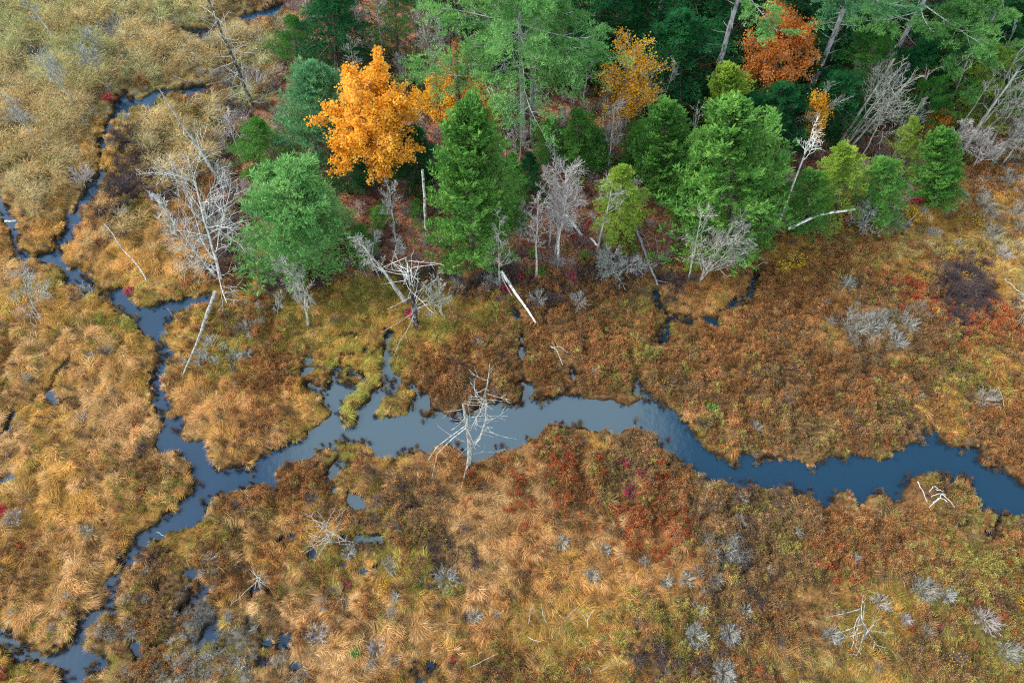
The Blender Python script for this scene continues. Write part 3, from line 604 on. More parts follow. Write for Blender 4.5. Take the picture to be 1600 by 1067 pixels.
def bare(label, b, t, spread, mat, r0=.12, name='bare_tree', group='leafless grey trees', seed=None, leaves=None, cat='bare tree', **kw):
    loc = place(*b); h, lx = top_of(*t, loc)
    rng = np.random.default_rng(int(b[0] * 7 + b[1]) if seed is None else seed)
    gt, gc, E = bare_geo(h, (lx, kw.pop('ly', 0)), r0, spread, rng, **kw)
    parts = [('trunk', gt.mesh('trunk', mat, True)), ('crown', gc.mesh('crown', mat, True))]
    if leaves:
        lm, n, sz, spr = leaves; parts.append(('foliage', leaf_cloud(E, n, sz, spr, lm, rng)))
    return build(name, cat, label, group, loc, parts)
def leaf_cloud(E, n, size, spr, mat, rng, nup=.35):
    a = rng.integers(0, len(E), n); k = rng.integers(0, E.shape[1] - 1, n); t = rng.random(n)[:, None]
    P = E[a, k] * (1 - t) + E[a, k + 1] * t + rng.normal(0, spr, (n, 3))
    d = unit(rng.normal(0, 1, (n, 3)) + np.array([0, 0, -.15]))
    V, Q = leaf_tris(P, d, size * (.7 + .6 * rng.random(n)), size * .75 * (.7 + .6 * rng.random(n)), rng, nup)
    cl = rng.random(len(E))[a] * .45 + rng.random(n) * .55
    return mk_mesh('foliage', V, quads=Q, attrs={'rnd': ('FLOAT', np.repeat(cl, 4))}, mat=mat)
# conifers -----------------------------------------------------
def conifer_geo(kind, h, r, rng, z0=.08, dens=1.0, lean=(0, 0), gappy=0.0, bmat=None):
    gt, gl = Geo(), Geo()
    tr = trunk_line(h, lean, rng, 9, .012)
    gt.tub(tr[None], rad_line(.012 * h + .05, .02, 9)[None], 7, rng.random(1))
    K = dict(hemlock=dict(nb=15, lm=1.2, droop=-.55, ang=1.25, prof=.85, el=(.18, .052), tw=.34, rise=.10),
             cedar=dict(nb=30, lm=1.22, droop=.25, ang=.95, prof=.48, el=(.16, .055), tw=.30, rise=.35),
             spruce=dict(nb=12, lm=1.1, droop=-.10, ang=1.15, prof=.9, el=(.12, .030), tw=.30, rise=.05),
             pine=dict(nb=26, lm=1.22, droop=.3, ang=1.05, prof=.52, el=(.19, .036), tw=.34, rise=.25))[kind]
    nb = int(K['nb'] * h * dens * (1 if h < 9 else .8))
    t = z0 + (1 - z0) * (np.arange(nb) + rng.random(nb)) / nb
    t = np.minimum(t, .985)
    prof = np.sin(np.pi * np.clip((1 - t) / (1 - z0), 0, 1) ** K['prof'] * .62) / np.sin(np.pi * .5)
    vr = (.72, 1.14)
    if kind in ('cedar', 'pine'):
        prof = (1 - ((t - z0) / (1 - z0)) ** (1.9 if kind == 'cedar' else 1.9)) ** .62; vr = (.74, 1.10) if not gappy else (.55, 1.16)
    Lb = K['lm'] * r * np.clip(prof, .10, 1) * rng.uniform(*vr, nb)
    az = rng.random(nb) * 6.28; lob = 1 + (.13 if kind in ('cedar', 'pine') else .16) * np.sin(az * 3 + rng.random() * 6 + t * 5); Lb *= lob
    i = np.clip((t * 8).astype(int), 0, 7); w = (t * 8 - i)[:, None]; p = tr[i] * (1 - w) + tr[i + 1] * w
    el = np.pi / 2 - K['ang'] + .5 * (t - .4)
    d = np.stack([np.cos(az) * np.cos(el), np.sin(az) * np.cos(el), np.sin(el)], 1)
    pts = [p]; cur = d
    for k in range(5):
        p = p + cur * (Lb / 5)[:, None]; pts.append(p); cur = unit(cur + np.array([0, 0, K['droop']]) / 5 + rng.normal(0, .05, (nb, 3)))
    B = np.stack(pts, 1)
    gt.tub(B, np.clip(.012 + .006 * Lb, .01, .06)[:, None] * np.linspace(1, .3, 6), 3, rng.random(nb))
    # flat side twigs
    nt_ = max(6, int(13))
    par = np.repeat(np.arange(nb), nt_); tt = .12 + .9 * (np.tile(np.arange(nt_), nb) + rng.random(nb * nt_)) / nt_; tt = np.minimum(tt, .999)
    i = np.clip((tt * 5).astype(int), 0, 4); w = (tt * 5 - i)[:, None]; q = B[par, i] * (1 - w) + B[par, i + 1] * w
    tg = unit(B[par, i + 1] - B[par, i]); sd_ = unit(np.cross(tg, np.array([0, 0, 1.0]))) * np.where(np.tile(np.arange(nt_), nb) % 2 == 0, 1, -1)[:, None]
    dirs = unit(tg * .75 + sd_ * .8 + np.array([0, 0, K['rise']]) + rng.normal(0, .16, tg.shape))
    Lt = K['tw'] * (.5 + Lb[par] * .55) * (1.15 - tt * .75) * rng.uniform(.7, 1.25, len(par))
    if gappy:
        keep = rng.random(len(par)) > gappy; par, q, dirs, Lt = par[keep], q[keep], dirs[keep], Lt[keep]
    # needle elements along the twigs, fanning to both sides
    le, we = K['el']
    ne = 15 if kind != 'pine' else 18
    pe = np.repeat(np.arange(len(q)), ne); te = rng.random(len(pe)) ** .85
    P = q[pe] + dirs[pe] * (Lt[pe] * te)[:, None] + rng.normal(0, .035, (len(pe), 3)) + np.array([0, 0, -.10]) * (te ** 2 * Lt[pe])[:, None] * (1 if kind in ('hemlock', 'spruce') else -1)
    s2 = unit(np.cross(dirs[pe], np.array([0, 0, 1.0]))) * np.where(rng.random(len(pe)) < .5, 1, -1)[:, None]
    de = unit(dirs[pe] * .8 + s2 * .75 + rng.normal(0, .22 if kind != 'pine' else .55, P.shape) + np.array([0, 0, .12 if kind != 'pine' else .45]))
    V, Q = leaf_tris(P, de, le * rng.uniform(.7, 1.4, len(pe)), np.full(len(pe), we) * rng.uniform(.8, 1.3, len(pe)), rng, .6)
    br = rng.random(nb)[par][pe]
    rn = np.clip(.30 * br + .28 * te + .42 * rng.random(len(pe)), 0, 1)
    gl.add(V, Q, a=np.repeat(rn, 4))
    return gt, gl
PROTO = {}
def conifer_proto(kind, mat, k, h, r, z0, gappy=0, dens=1.0):
    key = (kind, mat.name, k)
    if key not in PROTO:
        gt, gl = conifer_geo(kind, h, r, np.random.default_rng(hash_(key)), z0, dens, gappy=gappy)
        PROTO[key] = (gt.mesh('trunk', m_pinebark if kind == 'pine' else m_brown, True), gl.mesh('crown', mat))
    return PROTO[key]
def hash_(k): return sum(ord(c) * (i + 1) * 7 for i, c in enumerate(str(k))) % 99991
PH = dict(hemlock=9.0, cedar=9.0, spruce=8.0, pine=8.0)
def conifer(label, kind, mat, b, t, rpx, k=0, name=None, group=None, r=None, h=None, z0=.06, gappy=0, rot=None):
    """b = pixel of the foot, t = pixel of the tip (or h = height in metres); rpx = half width in pixels"""
    loc = place(*b); lx = 0
    if h is None: h, lx = top_of(*t, loc)
    rr = rpx * math.sqrt(loc[1] ** 2 + (CAM_H - h * .4) ** 2) / FPX * .97 if r is None else r
    H0 = PH[kind]; R0 = 2.2
    if kind == 'cedar' and k == 1: gappy = .3
    mt, mc = conifer_proto(kind, mat, k, H0, R0, z0, gappy)
    nm = name or {'hemlock': 'hemlock_tree', 'cedar': 'cedar_tree', 'spruce': 'spruce_tree', 'pine': 'pine_tree'}[kind]
    root = build(nm, 'evergreen tree', label, group or 'evergreens along the forest edge', loc, [('trunk', mt), ('crown', mc)])
    root.scale = (rr / R0, rr / R0, h / H0)
    q = Vector((0, 0, 1)).rotation_difference(Vector((lx, 0, h)).normalized())
    root.rotation_mode = 'QUATERNION'
    from mathutils import Quaternion
    root.rotation_quaternion = q @ Quaternion((0, 0, 1), (b[0] * 1.7) % 6.28 if rot is None else rot)
    return root
def two_mat(ga, gb, ma, mb):
    nq = sum(len(q) for q in ga.Q); g = Geo(); g.add(np.concatenate(ga.V), np.concatenate(ga.Q), a=np.concatenate(ga.A)); g.add(np.concatenate(gb.V), np.concatenate(gb.Q), a=np.concatenate(gb.A))
    me = g.mesh('crown', ma); me.materials.append(mb); mi = np.ones(len(me.polygons), np.int32); mi[:nq] = 0; me.polygons.foreach_set('material_index', mi); return me
def tall_pine(label, b, t, h, spread, z0, mat, seed, clumps=34, group='tall pines with bare lower trunks', r0=.26, full=0):
    """old white pine: long bare trunk and a layered, open crown of branch clumps"""
    loc = place(*b); hh, lx0 = top_of(*t, loc); lx = lx0 * h / hh
    rng = np.random.default_rng(seed)
    gt, gb, gl = Geo(), Geo(), Geo()
    tr = trunk_line(h, (lx, 0), rng, 10, .02); gt.tub(tr[None], rad_line(r0, .05, 10)[None], 9, rng.random(1))
    A, par, t, L1 = spawn(tr[None], clumps, z0, .99, 1.35, np.array([spread]), lambda t: 1.05 - .7 * ((t - z0) / (1 - z0)) ** 1.3, rng, 6, .12, .08)
    gb.tub(A, np.linspace(.05, .015, 6)[None].repeat(len(A), 0), 4, rng.random(len(A)))
    n_d = 16; D, _, _, _ = spawn(tr[None], n_d, max(.15, z0 - .35), z0 + .1, 1.4, np.array([spread * .4]), lambda t: .8 + 0 * t, rng, 4, -.1, .12)
    gb.tub(D, np.linspace(.035, .012, 4)[None].repeat(n_d, 0), 3, rng.random(n_d))
    B, pb, t2, L2 = spawn(A, 12 + 3 * full, .3 - .2 * full, 1, .85, L1, lambda t: .48 - .2 * t + .1 * full, rng, 4, .25, .15)
    B[..., 2] = B[:, :1, 2] + (B[..., 2] - B[:, :1, 2]) * .3
    gb.tub(B, np.linspace(.02, .01, 4)[None].repeat(len(B), 0), 3, rng.random(len(B)))
    Cc, pc, t3, L3 = spawn(B, 8, .25, 1, .8, L2, lambda t: .5 - .15 * t, rng, 3, .4, .15)
    Cc[..., 2] = Cc[:, :1, 2] + (Cc[..., 2] - Cc[:, :1, 2]) * .4
    ne = 30; pe = np.repeat(np.arange(len(Cc)), ne); te = rng.random(len(pe))[:, None]
    P = Cc[pe, 0] * (1 - te) + Cc[pe, 2] * te + rng.normal(0, .05, (len(pe), 3)) * np.array([1, 1, .6])
    de = unit(unit(Cc[pe, 2] - Cc[pe, 0]) * .6 + rng.normal(0, .5, P.shape) + np.array([0, 0, .5]))
    V, Q = leaf_tris(P, de, .21 * rng.uniform(.7, 1.3, len(pe)), np.full(len(pe), .040), rng, .5)
    rn = np.clip(.35 * rng.random(len(A))[pb][pc][pe] + .2 * te[:, 0] + .45 * rng.random(len(pe)), 0, 1)
    gl.add(V, Q, a=np.repeat(rn, 4))
    tm = gt.mesh('trunk', m_pinebark, True)
    return build('tall_pine', 'pine tree', label, group, loc, [('trunk', tm), ('crown', two_mat(gb, gl, m_grey, mat))])
def leafy(label, b, t, spread, lm, n, size, bark, r0=.14, t0=.35, name='autumn_tree', group='autumn coloured trees', stems=1, ang=.8, spr=.16, cat='autumn tree', dens=1.3, up=.3, **kw):
    return bare(label, b, t, spread, bark, r0, name, group, leaves=(lm, n, size, spr), cat=cat, stems=stems, ang=ang, t0=t0, dens=dens, up=up, **kw)
# dead conifer with bare radial branches -----------------------
def snag(label, b, t, blen, mat, bmat, r0=.16, nb=60, t0=.25, side=3, name='dead_tree', group='dead bare snags', top=.02, droop=-.1, seed=None, ang=1.4, ly=0, wob=.03, bw=.018, tl=.7):
    loc = place(*b); h, lx = top_of(*t, loc)
    rng = np.random.default_rng(int(b[0] * 3 + b[1]) if seed is None else seed)
    gt, gc = Geo(), Geo()
    tr = trunk_line(h, (lx, ly), rng, 10, wob); gt.tub(tr[None], rad_line(r0, top, 10)[None], 8, rng.random(1))
    A, par, tt, L1 = spawn(tr[None], nb, t0, .99, ang, np.array([blen]), lambda t: 1 - tl * (t - t0) / (1 - t0), rng, 5, droop, .13)
    gc.tub(A, np.linspace(bw, bw * .35, 5)[None].repeat(nb, 0), 4, rng.random(nb))
    if side:
        B, _, _, _ = spawn(A, side, .35, 1, .8, L1, lambda t: .35 - .15 * t, rng, 3, 0, .2)
        gc.tub(B, np.tile([.012, .010, .006], (len(B), 1)), 3, rng.random(len(B)))
    return build(name, 'dead tree', label, group, loc, [('trunk', gt.mesh('trunk', mat, True)), ('crown', gc.mesh('crown', bmat, True))])
def lying(label, pts, r0, r1, mat, name='fallen_log', group='fallen dead trunks', lift=.5, twigs=0, cat='fallen log', zs=None, knots=0):
    """a fallen or leaning trunk: pts = pixels along it"""
    n = len(pts); P = []
    for i, (a, b) in enumerate(pts):
        z = lift if zs is None else zs[i]; x, y = G0(a, b, z + .1); P.append((float(x), float(y), z + .1))
    P = np.array(P); K = 4 * (n - 1) + 1; t = np.linspace(0, n - 1, K); i = np.clip(t.astype(int), 0, n - 2); w = (t - i)[:, None]
    L_ = P[i] * (1 - w) + P[i + 1] * w
    for _ in range(2): L_[1:-1] = (L_[:-2] + L_[1:-1] * 2 + L_[2:]) / 4
    rng = np.random.default_rng(int(pts[0][0] + pts[0][1])); L_[1:-1] += rng.normal(0, .02, (K - 2, 3))
    g = Geo(); o = L_[0].copy(); L_ = L_ - o
    V, Q = tubes(L_[None], rad_line(r0, r1, K)[None], 8); g.add(V, Q, a=np.full(len(V), rng.random()))
    cap = np.arange(8); g.add(np.concatenate([V[:8], L_[:1]]), T=np.stack([cap, (cap + 1) % 8, np.full(8, 8)], 1), a=np.full(9, .9))
    me = g.mesh('log', mat, True)
    for q in L_[::2]: EXC.append((q[0] + o[0], q[1] + o[1], max(r0 * 1.5, .12)))
    if not twigs:
        ob = link(name, me, loc=tuple(o)); return tag(ob, label, cat, group)
    gc = g; A, _, _, L1 = spawn(L_[None], twigs, .35, 1, .9, np.array([1.6]), lambda t: 1 - .4 * t, rng, 4, 0, .2)
    gc.tub(A, np.tile([.028, .02, .015, .008], (len(A), 1)), 4, rng.random(len(A)))
    ob = link(name, g.mesh('log', mat, True), loc=tuple(o)); return tag(ob, label, cat, group)
def shrub(label, b, rpx, mat, leaf=None, n=34, hgt=.9, name='grey_shrub', group='leafless grey shrubs on the bog', nl=260, ls=.07, dens=5, cat='shrub', up=.25, bw=.016, flat=.5):
    loc = place(*b); rr = rpx * math.hypot(loc[1], CAM_H) / FPX
    rng = np.random.default_rng(int(b[0] * 5 + b[1])); g = Geo(); EXC.append((loc[0], loc[1], rr * .62))
    th = rng.random(n) * 6.28; el = rng.uniform(.3, 1.35, n) * (1 - flat * .3); Ln = rr * rng.uniform(.75, 1.15, n)
    d = np.stack([np.cos(th) * np.cos(el), np.sin(th) * np.cos(el), np.sin(el) * hgt], 1)
    p = np.stack([np.cos(th), np.sin(th), 0 * th], 1) * .08 * rr; pts = [p]; cur = d
    for k in range(4):
        p = p + cur * (Ln / 4)[:, None]; pts.append(p); cur = unit(cur + np.array([0, 0, up]) / 4 + rng.normal(0, .09, (n, 3)))
    A = np.stack(pts, 1); A[:, 0, 2] -= .1
    g.tub(A, np.linspace(bw, bw * .4, 5)[None].repeat(n, 0), 4, rng.random(n))
    B, pb, _, L2 = spawn(A, dens, .3, 1, .55, Ln, lambda t: .45 - .2 * t, rng, 3, .2, .15)
    g.tub(B, np.tile([.010, .009, .005], (len(B), 1)), 3, rng.random(len(B)))
    Cc, _, _, _ = spawn(B, 3, .2, 1, .6, L2, lambda t: .5 + 0 * t, rng, 3, .2, .15)
    g.tub(Cc, np.tile([.007, .006, .004], (len(Cc), 1)), 3, rng.random(len(Cc)))
    tm = g.mesh('stem', mat, True)
    if leaf is None:
        ob = link(name, tm, loc=loc); return tag(ob, label, cat, group)
    return build(name, cat, label, group, loc, [('stem', tm), ('foliage', leaf_cloud(B, nl, ls, .06, leaf, rng))])
# ------------------------------------------------------------ evergreens
EV = [
 ('soft round pale green pine beside the orange maple, the broadest of the front evergreens','pine',m_pine,(464,376),(456,262),76,0),
 ('bluish green pine behind the broad pale pine and touching the orange maple','pine',m_bluepine,(492,240),(490,104),45,1),
 ('slim green evergreen squeezed against the bluish pine above the bare brown shrubs','hemlock',m_hem,(405,258),(402,182),26,0),
 ('small dark green spruce with open tiers at the top edge of the marsh','spruce',m_spruce,(466,108),(457,26),30,0),
 ('drooping green hemlock behind the small dark spruce','hemlock',m_dark,(527,118),(517,-30),40,1),
 ('dark moss green spruce among grey bare trees above the maple','spruce',m_spruce,(622,100),(612,-50),34,1),
 ('dense conical bright green cedar standing alone at the forest front','cedar',m_cedar,(738,386),(733,170),68,0),
 ('large feathery green cedar with bare twigs below it, beside the white birch','cedar',m_cedar,(1146,352),(1140,158),84,1),
 ('olive green top rising behind the large feathery cedar','cedar',m_yhem,(1140,235),(1137,100),34,2),
 ('thin yellow green hemlock wrapped by a bare dark tree','hemlock',m_yhem,(966,352),(970,262),34,2),
 ('young dark green fir in the shadow between maple and cedar','hemlock',m_dark,(648,275),(645,200),30,0),
 ('low dark evergreen under the lower leaves of the orange maple','hemlock',m_dark,(545,290),(548,215),24,1),
 ('slender evergreen pressed against the shaded side of the conical cedar','hemlock',m_hem,(800,352),(802,240),22,2),
 ('small fresh green hemlock on the leaf litter below the yellow tree','hemlock',m_hem,(905,248),(904,172),26,0),
 ('squat green seedling evergreen beside the small fresh green hemlock','hemlock',m_hem,(932,255),(930,200),20,1),
 ('bushy green evergreen between the yellow tree and the large feathery cedar','cedar',m_hem,(1038,285),(1040,160),44,0),
 ('rounded green evergreen tucked in front of the leaning pale trunks','hemlock',m_hem,(1000,250),(1002,190),24,2),
 ('tall dark evergreen behind the twisted pale snag above the bushy green one','hemlock',m_dark,(1068,180),(1060,15),50,0),
 ('dark evergreen filling the gap behind the yellow tree','hemlock',m_dark,(930,130),(938,-60),44,1),
 ('dark evergreen beside the rust oak trunk','hemlock',m_dark,(1150,120),(1165,-70),44,2),
 ('low spreading hemlock at the foot of the leaning bright bare tree','hemlock',m_hem,(1262,340),(1266,262),34,1),
 ('yellow tipped hemlock with pointed crown next to the white birch','hemlock',m_yhem,(1308,325),(1318,216),36,0),
 ('narrow dark green hemlock behind the fallen birch','hemlock',m_hem,(1372,328),(1382,240),34,2),
 ('bright green hemlock at the forest corner above the pink shrub','cedar',m_hem,(1462,308),(1474,192),38,2),
 ('pointed yellow green spruce between the two corner hemlocks','spruce',m_yhem,(1412,270),(1428,176),24,0),
 ('spruce with yellow branch tips by the parallel leaning trunks','spruce',m_yhem,(1528,190),(1556,62),42,1),
 ('dark spruce in the shade under the open pine crown','spruce',m_spruce,(1350,180),(1372,30),40,2),
 ('shaded hemlock between the tall pine trunks','hemlock',m_dark,(1210,230),(1222,130),38,0),
 ('shaded hemlock below the rust leaves of the small oak','hemlock',m_dark,(1420,170),(1446,60),40,1),
 ('deep green spruce at the shaded edge beyond the leaning grey trunks','spruce',m_spruce,(1480,150),(1515,10),40,0),
 ('dark spruce behind the two oak saplings','hemlock',m_dark,(1010,120),(1012,-40),40,2),
 ('small green fir against the pine trunks near the pink dogwood','hemlock',m_hem,(860,245),(860,185),20,2),
 ('dark evergreen in the gap above the small conical cedar','hemlock',m_dark,(770,120),(770,-30),40,1),
 ('dark evergreen behind the grey twiggy trees at the top edge','hemlock',m_dark,(690,70),(684,-80),36,2),
 ('deep shaded evergreen at the top behind the thick leaning trunk','hemlock',m_dark,(1290,90),(1310,-60),44,1),
 ('shaded evergreen at the top corner of the forest','hemlock',m_dark,(1570,100),(1610,-50),44,0),
 ('dark fir at the top edge between tall pines','hemlock',m_dark,(1080,60),(1090,-120),46,2),
 ('lone small green fir beside the white birch pole','hemlock',m_hem,(651,336),(651,312),11,0),
 ('tiny green fir among red brown leaves under the maple','hemlock',m_hem,(592,352),(590,322),12,1),
 ('little green fir seen through the bare bush at the bog edge','hemlock',m_yhem,(1084,408),(1086,372),16,2),
 ('small green fir at the edge beside the lichen covered leaning trunk','hemlock',m_hem,(566,395),(564,352),18,0),
 ('young green fir under the bare grey birch pair','hemlock',m_dark,(826,300),(826,240),20,1),
 ('dark evergreen at the upper border behind the great pine','hemlock',m_dark,(830,60),(830,-120),48,0),
 ('dark evergreen at the upper border above the yellow tree','hemlock',m_dark,(985,20),(990,-150),50,1),
 ('dark evergreen at the upper border behind the rust oak','hemlock',m_dark,(1200,20),(1215,-150),50,2),
 ('dark evergreen at the upper border above the open pine','hemlock',m_dark,(1400,40),(1430,-120),50,0),
 ('dark evergreen at the upper border by the yellow tipped spruce','hemlock',m_dark,(1520,20),(1560,-140),50,1),
 ('shaded hemlock between the pair of tall leaning pine trunks','hemlock',m_dark,(1165,240),(1180,150),34,2),
 ('shaded hemlock just behind the golden sapling','hemlock',m_dark,(1300,210),(1312,110),34,0),
 ('mid green spruce in front of the deep shaded corner','spruce',m_spruce,(1440,215),(1462,120),36,2),
 ('deep green hemlock under the thin top corner pine','hemlock',m_dark,(1545,140),(1580,30),40,1),
 ('green hemlock at the very corner of the forest','hemlock',m_hem,(1590,170),(1640,70),36,2),
 ('lush green evergreen low between the yellow green hemlock and the wide bare bush','cedar',m_hem,(1085,320),(1088,240),36,0),
 ('green evergreen crowding the near flank of the large feathery cedar','cedar',m_hem,(1185,322),(1188,205),46,0),
 ('green evergreen crowding the far flank of the large feathery cedar','cedar',m_cedar,(1098,318),(1106,205),44,2),
 ('shaded fir under the rust oak beside the pine trunk','hemlock',m_dark,(1240,150),(1258,40),36,1),
]
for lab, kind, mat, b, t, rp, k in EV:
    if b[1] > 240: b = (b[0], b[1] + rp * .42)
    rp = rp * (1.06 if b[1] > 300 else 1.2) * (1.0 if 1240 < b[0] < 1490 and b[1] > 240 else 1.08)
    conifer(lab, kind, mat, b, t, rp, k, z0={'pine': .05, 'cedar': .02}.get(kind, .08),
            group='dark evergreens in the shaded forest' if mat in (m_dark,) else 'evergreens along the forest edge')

tall_pine('great pale green pine with wide layered boughs above two grey trunks', (818,228), (812,10), 17.0, 5.3, .42, m_pine, 31, 46, full=1)
snag('second grey pine trunk close beside the great pale pine', (832,222), (832,60), .8, m_pinebark, m_grey, r0=.2, nb=12, t0=.4, side=1, top=.08, name='dead_pine', group='dead bare snags')
tall_pine('tall pine with a straight grey trunk beside the rust oak, pale needles on top', (1098,186), (1150,8), 19, 3.8, .58, m_pine, 12, 18)
tall_pine('thick leaning pine trunk holding green boughs beside the white snag', (1256,165), (1322,8), 19, 4.6, .52, m_bluepine, 13, 24)
tall_pine('open crowned pine whose boughs cross the grey leaning trunks', (1362,150), (1425,38), 17, 4.6, .38, m_pine, 14, 26)
tall_pine('yellow green pine with loose clumps at the top corner of the forest', (1466,165), (1500,110), 12, 3.4, .30, m_pine, 15, 26)
tall_pine('pine with a thin trunk crossing the top corner', (1552,78), (1598,0), 15, 3.6, .40, m_pine, 16, 22)
tall_pine('thick grey pine trunk slanting beside the parallel bare trees', (1555,165), (1600,90), 18, 3.6, .70, m_pine, 17, 16, r0=.3)
tall_pine('pine whose shaded trunk stands behind the yellow tree', (1022,95), (1036,0), 18, 3.6, .60, m_bluepine, 18, 18)
tall_pine('pale pine at the top edge near the rust oak', (1120,40), (1140,-60), 13, 3.8, .35, m_pine, 19, 24)
tall_pine('dark green pine behind the grey twiggy trees by the great pine', (722,90), (718,0), 15, 3.2, .45, m_bluepine, 20, 18)

# ------------------------------------------------------------ autumn trees
leafy('big bright orange maple, the most vivid tree of the forest edge', (586,292), (576,126), 3.1, m_maple, 38000, .17, m_brown, r0=.2, t0=.32, stems=2, stem_spread=.09, ang=1.15, spr=.12, lrk=(1.05, .3), seed=21, l1=20, l2=7, l3=5, dens=1.0, up=.12, name='maple_tree')
leafy('yellow and orange tree with two pale stems above the leaf litter', (968,224), (985,70), 3.0, m_yellow, 6800, .14, m_lichen, r0=.13, t0=.38, stems=2, stem_spread=.04, ang=.95, l1=16, l2=8, l3=5)
leafy('rust orange oak in front of the dark evergreens, between two pines', (1196,170), (1228,40), 4.1, m_rustleaf, 15000, .15, m_lichen, r0=.15, t0=.35, ang=.95, l1=18, l2=8, l3=5, name='oak_tree')
leafy('low yellow and rust oak sapling beside the small dark evergreens behind the maple', (690,205), (688,130), 2.2, m_yellow, 6500, .13, m_brown, r0=.07, t0=.2, ang=1.0, l1=16)
leafy('small red and orange tree between the maple and the great pine', (745,205), (748,140), 2.2, m_mixleaf, 5500, .12, m_brown, r0=.06, t0=.2, ang=1.0, l1=16)
leafy('thin rust coloured tree against the dark twin trunks', (712,165), (708,80), 1.7, m_mixleaf, 3600, .12, m_grey, r0=.06, t0=.3, ang=.8)
leafy('small golden sapling beside the forked white birch', (1272,235), (1280,150), 1.2, m_yellow, 2600, .12, m_brown, r0=.05, t0=.3, ang=.8)
leafy('rust sapling glowing in the shade under the open pine', (1442,135), (1462,70), 1.6, m_rustleaf, 2800, .12, m_brown, r0=.05, t0=.3)
leafy('thin orange sapling in the shade next to the pine bough', (1432,172), (1446,100), 1.3, m_rustleaf, 2200, .12, m_brown, r0=.05, t0=.3)
leafy('orange leaved sapling low beside the corner hemlocks', (1460,225), (1470,180), 1.2, m_mixleaf, 1500, .12, m_brown, r0=.04, t0=.3)
leafy('scattered rust leaved sapling between the tall pine trunks', (1110,125), (1118,100), .9, m_rustleaf, 900, .12, m_brown, r0=.04, t0=.3)

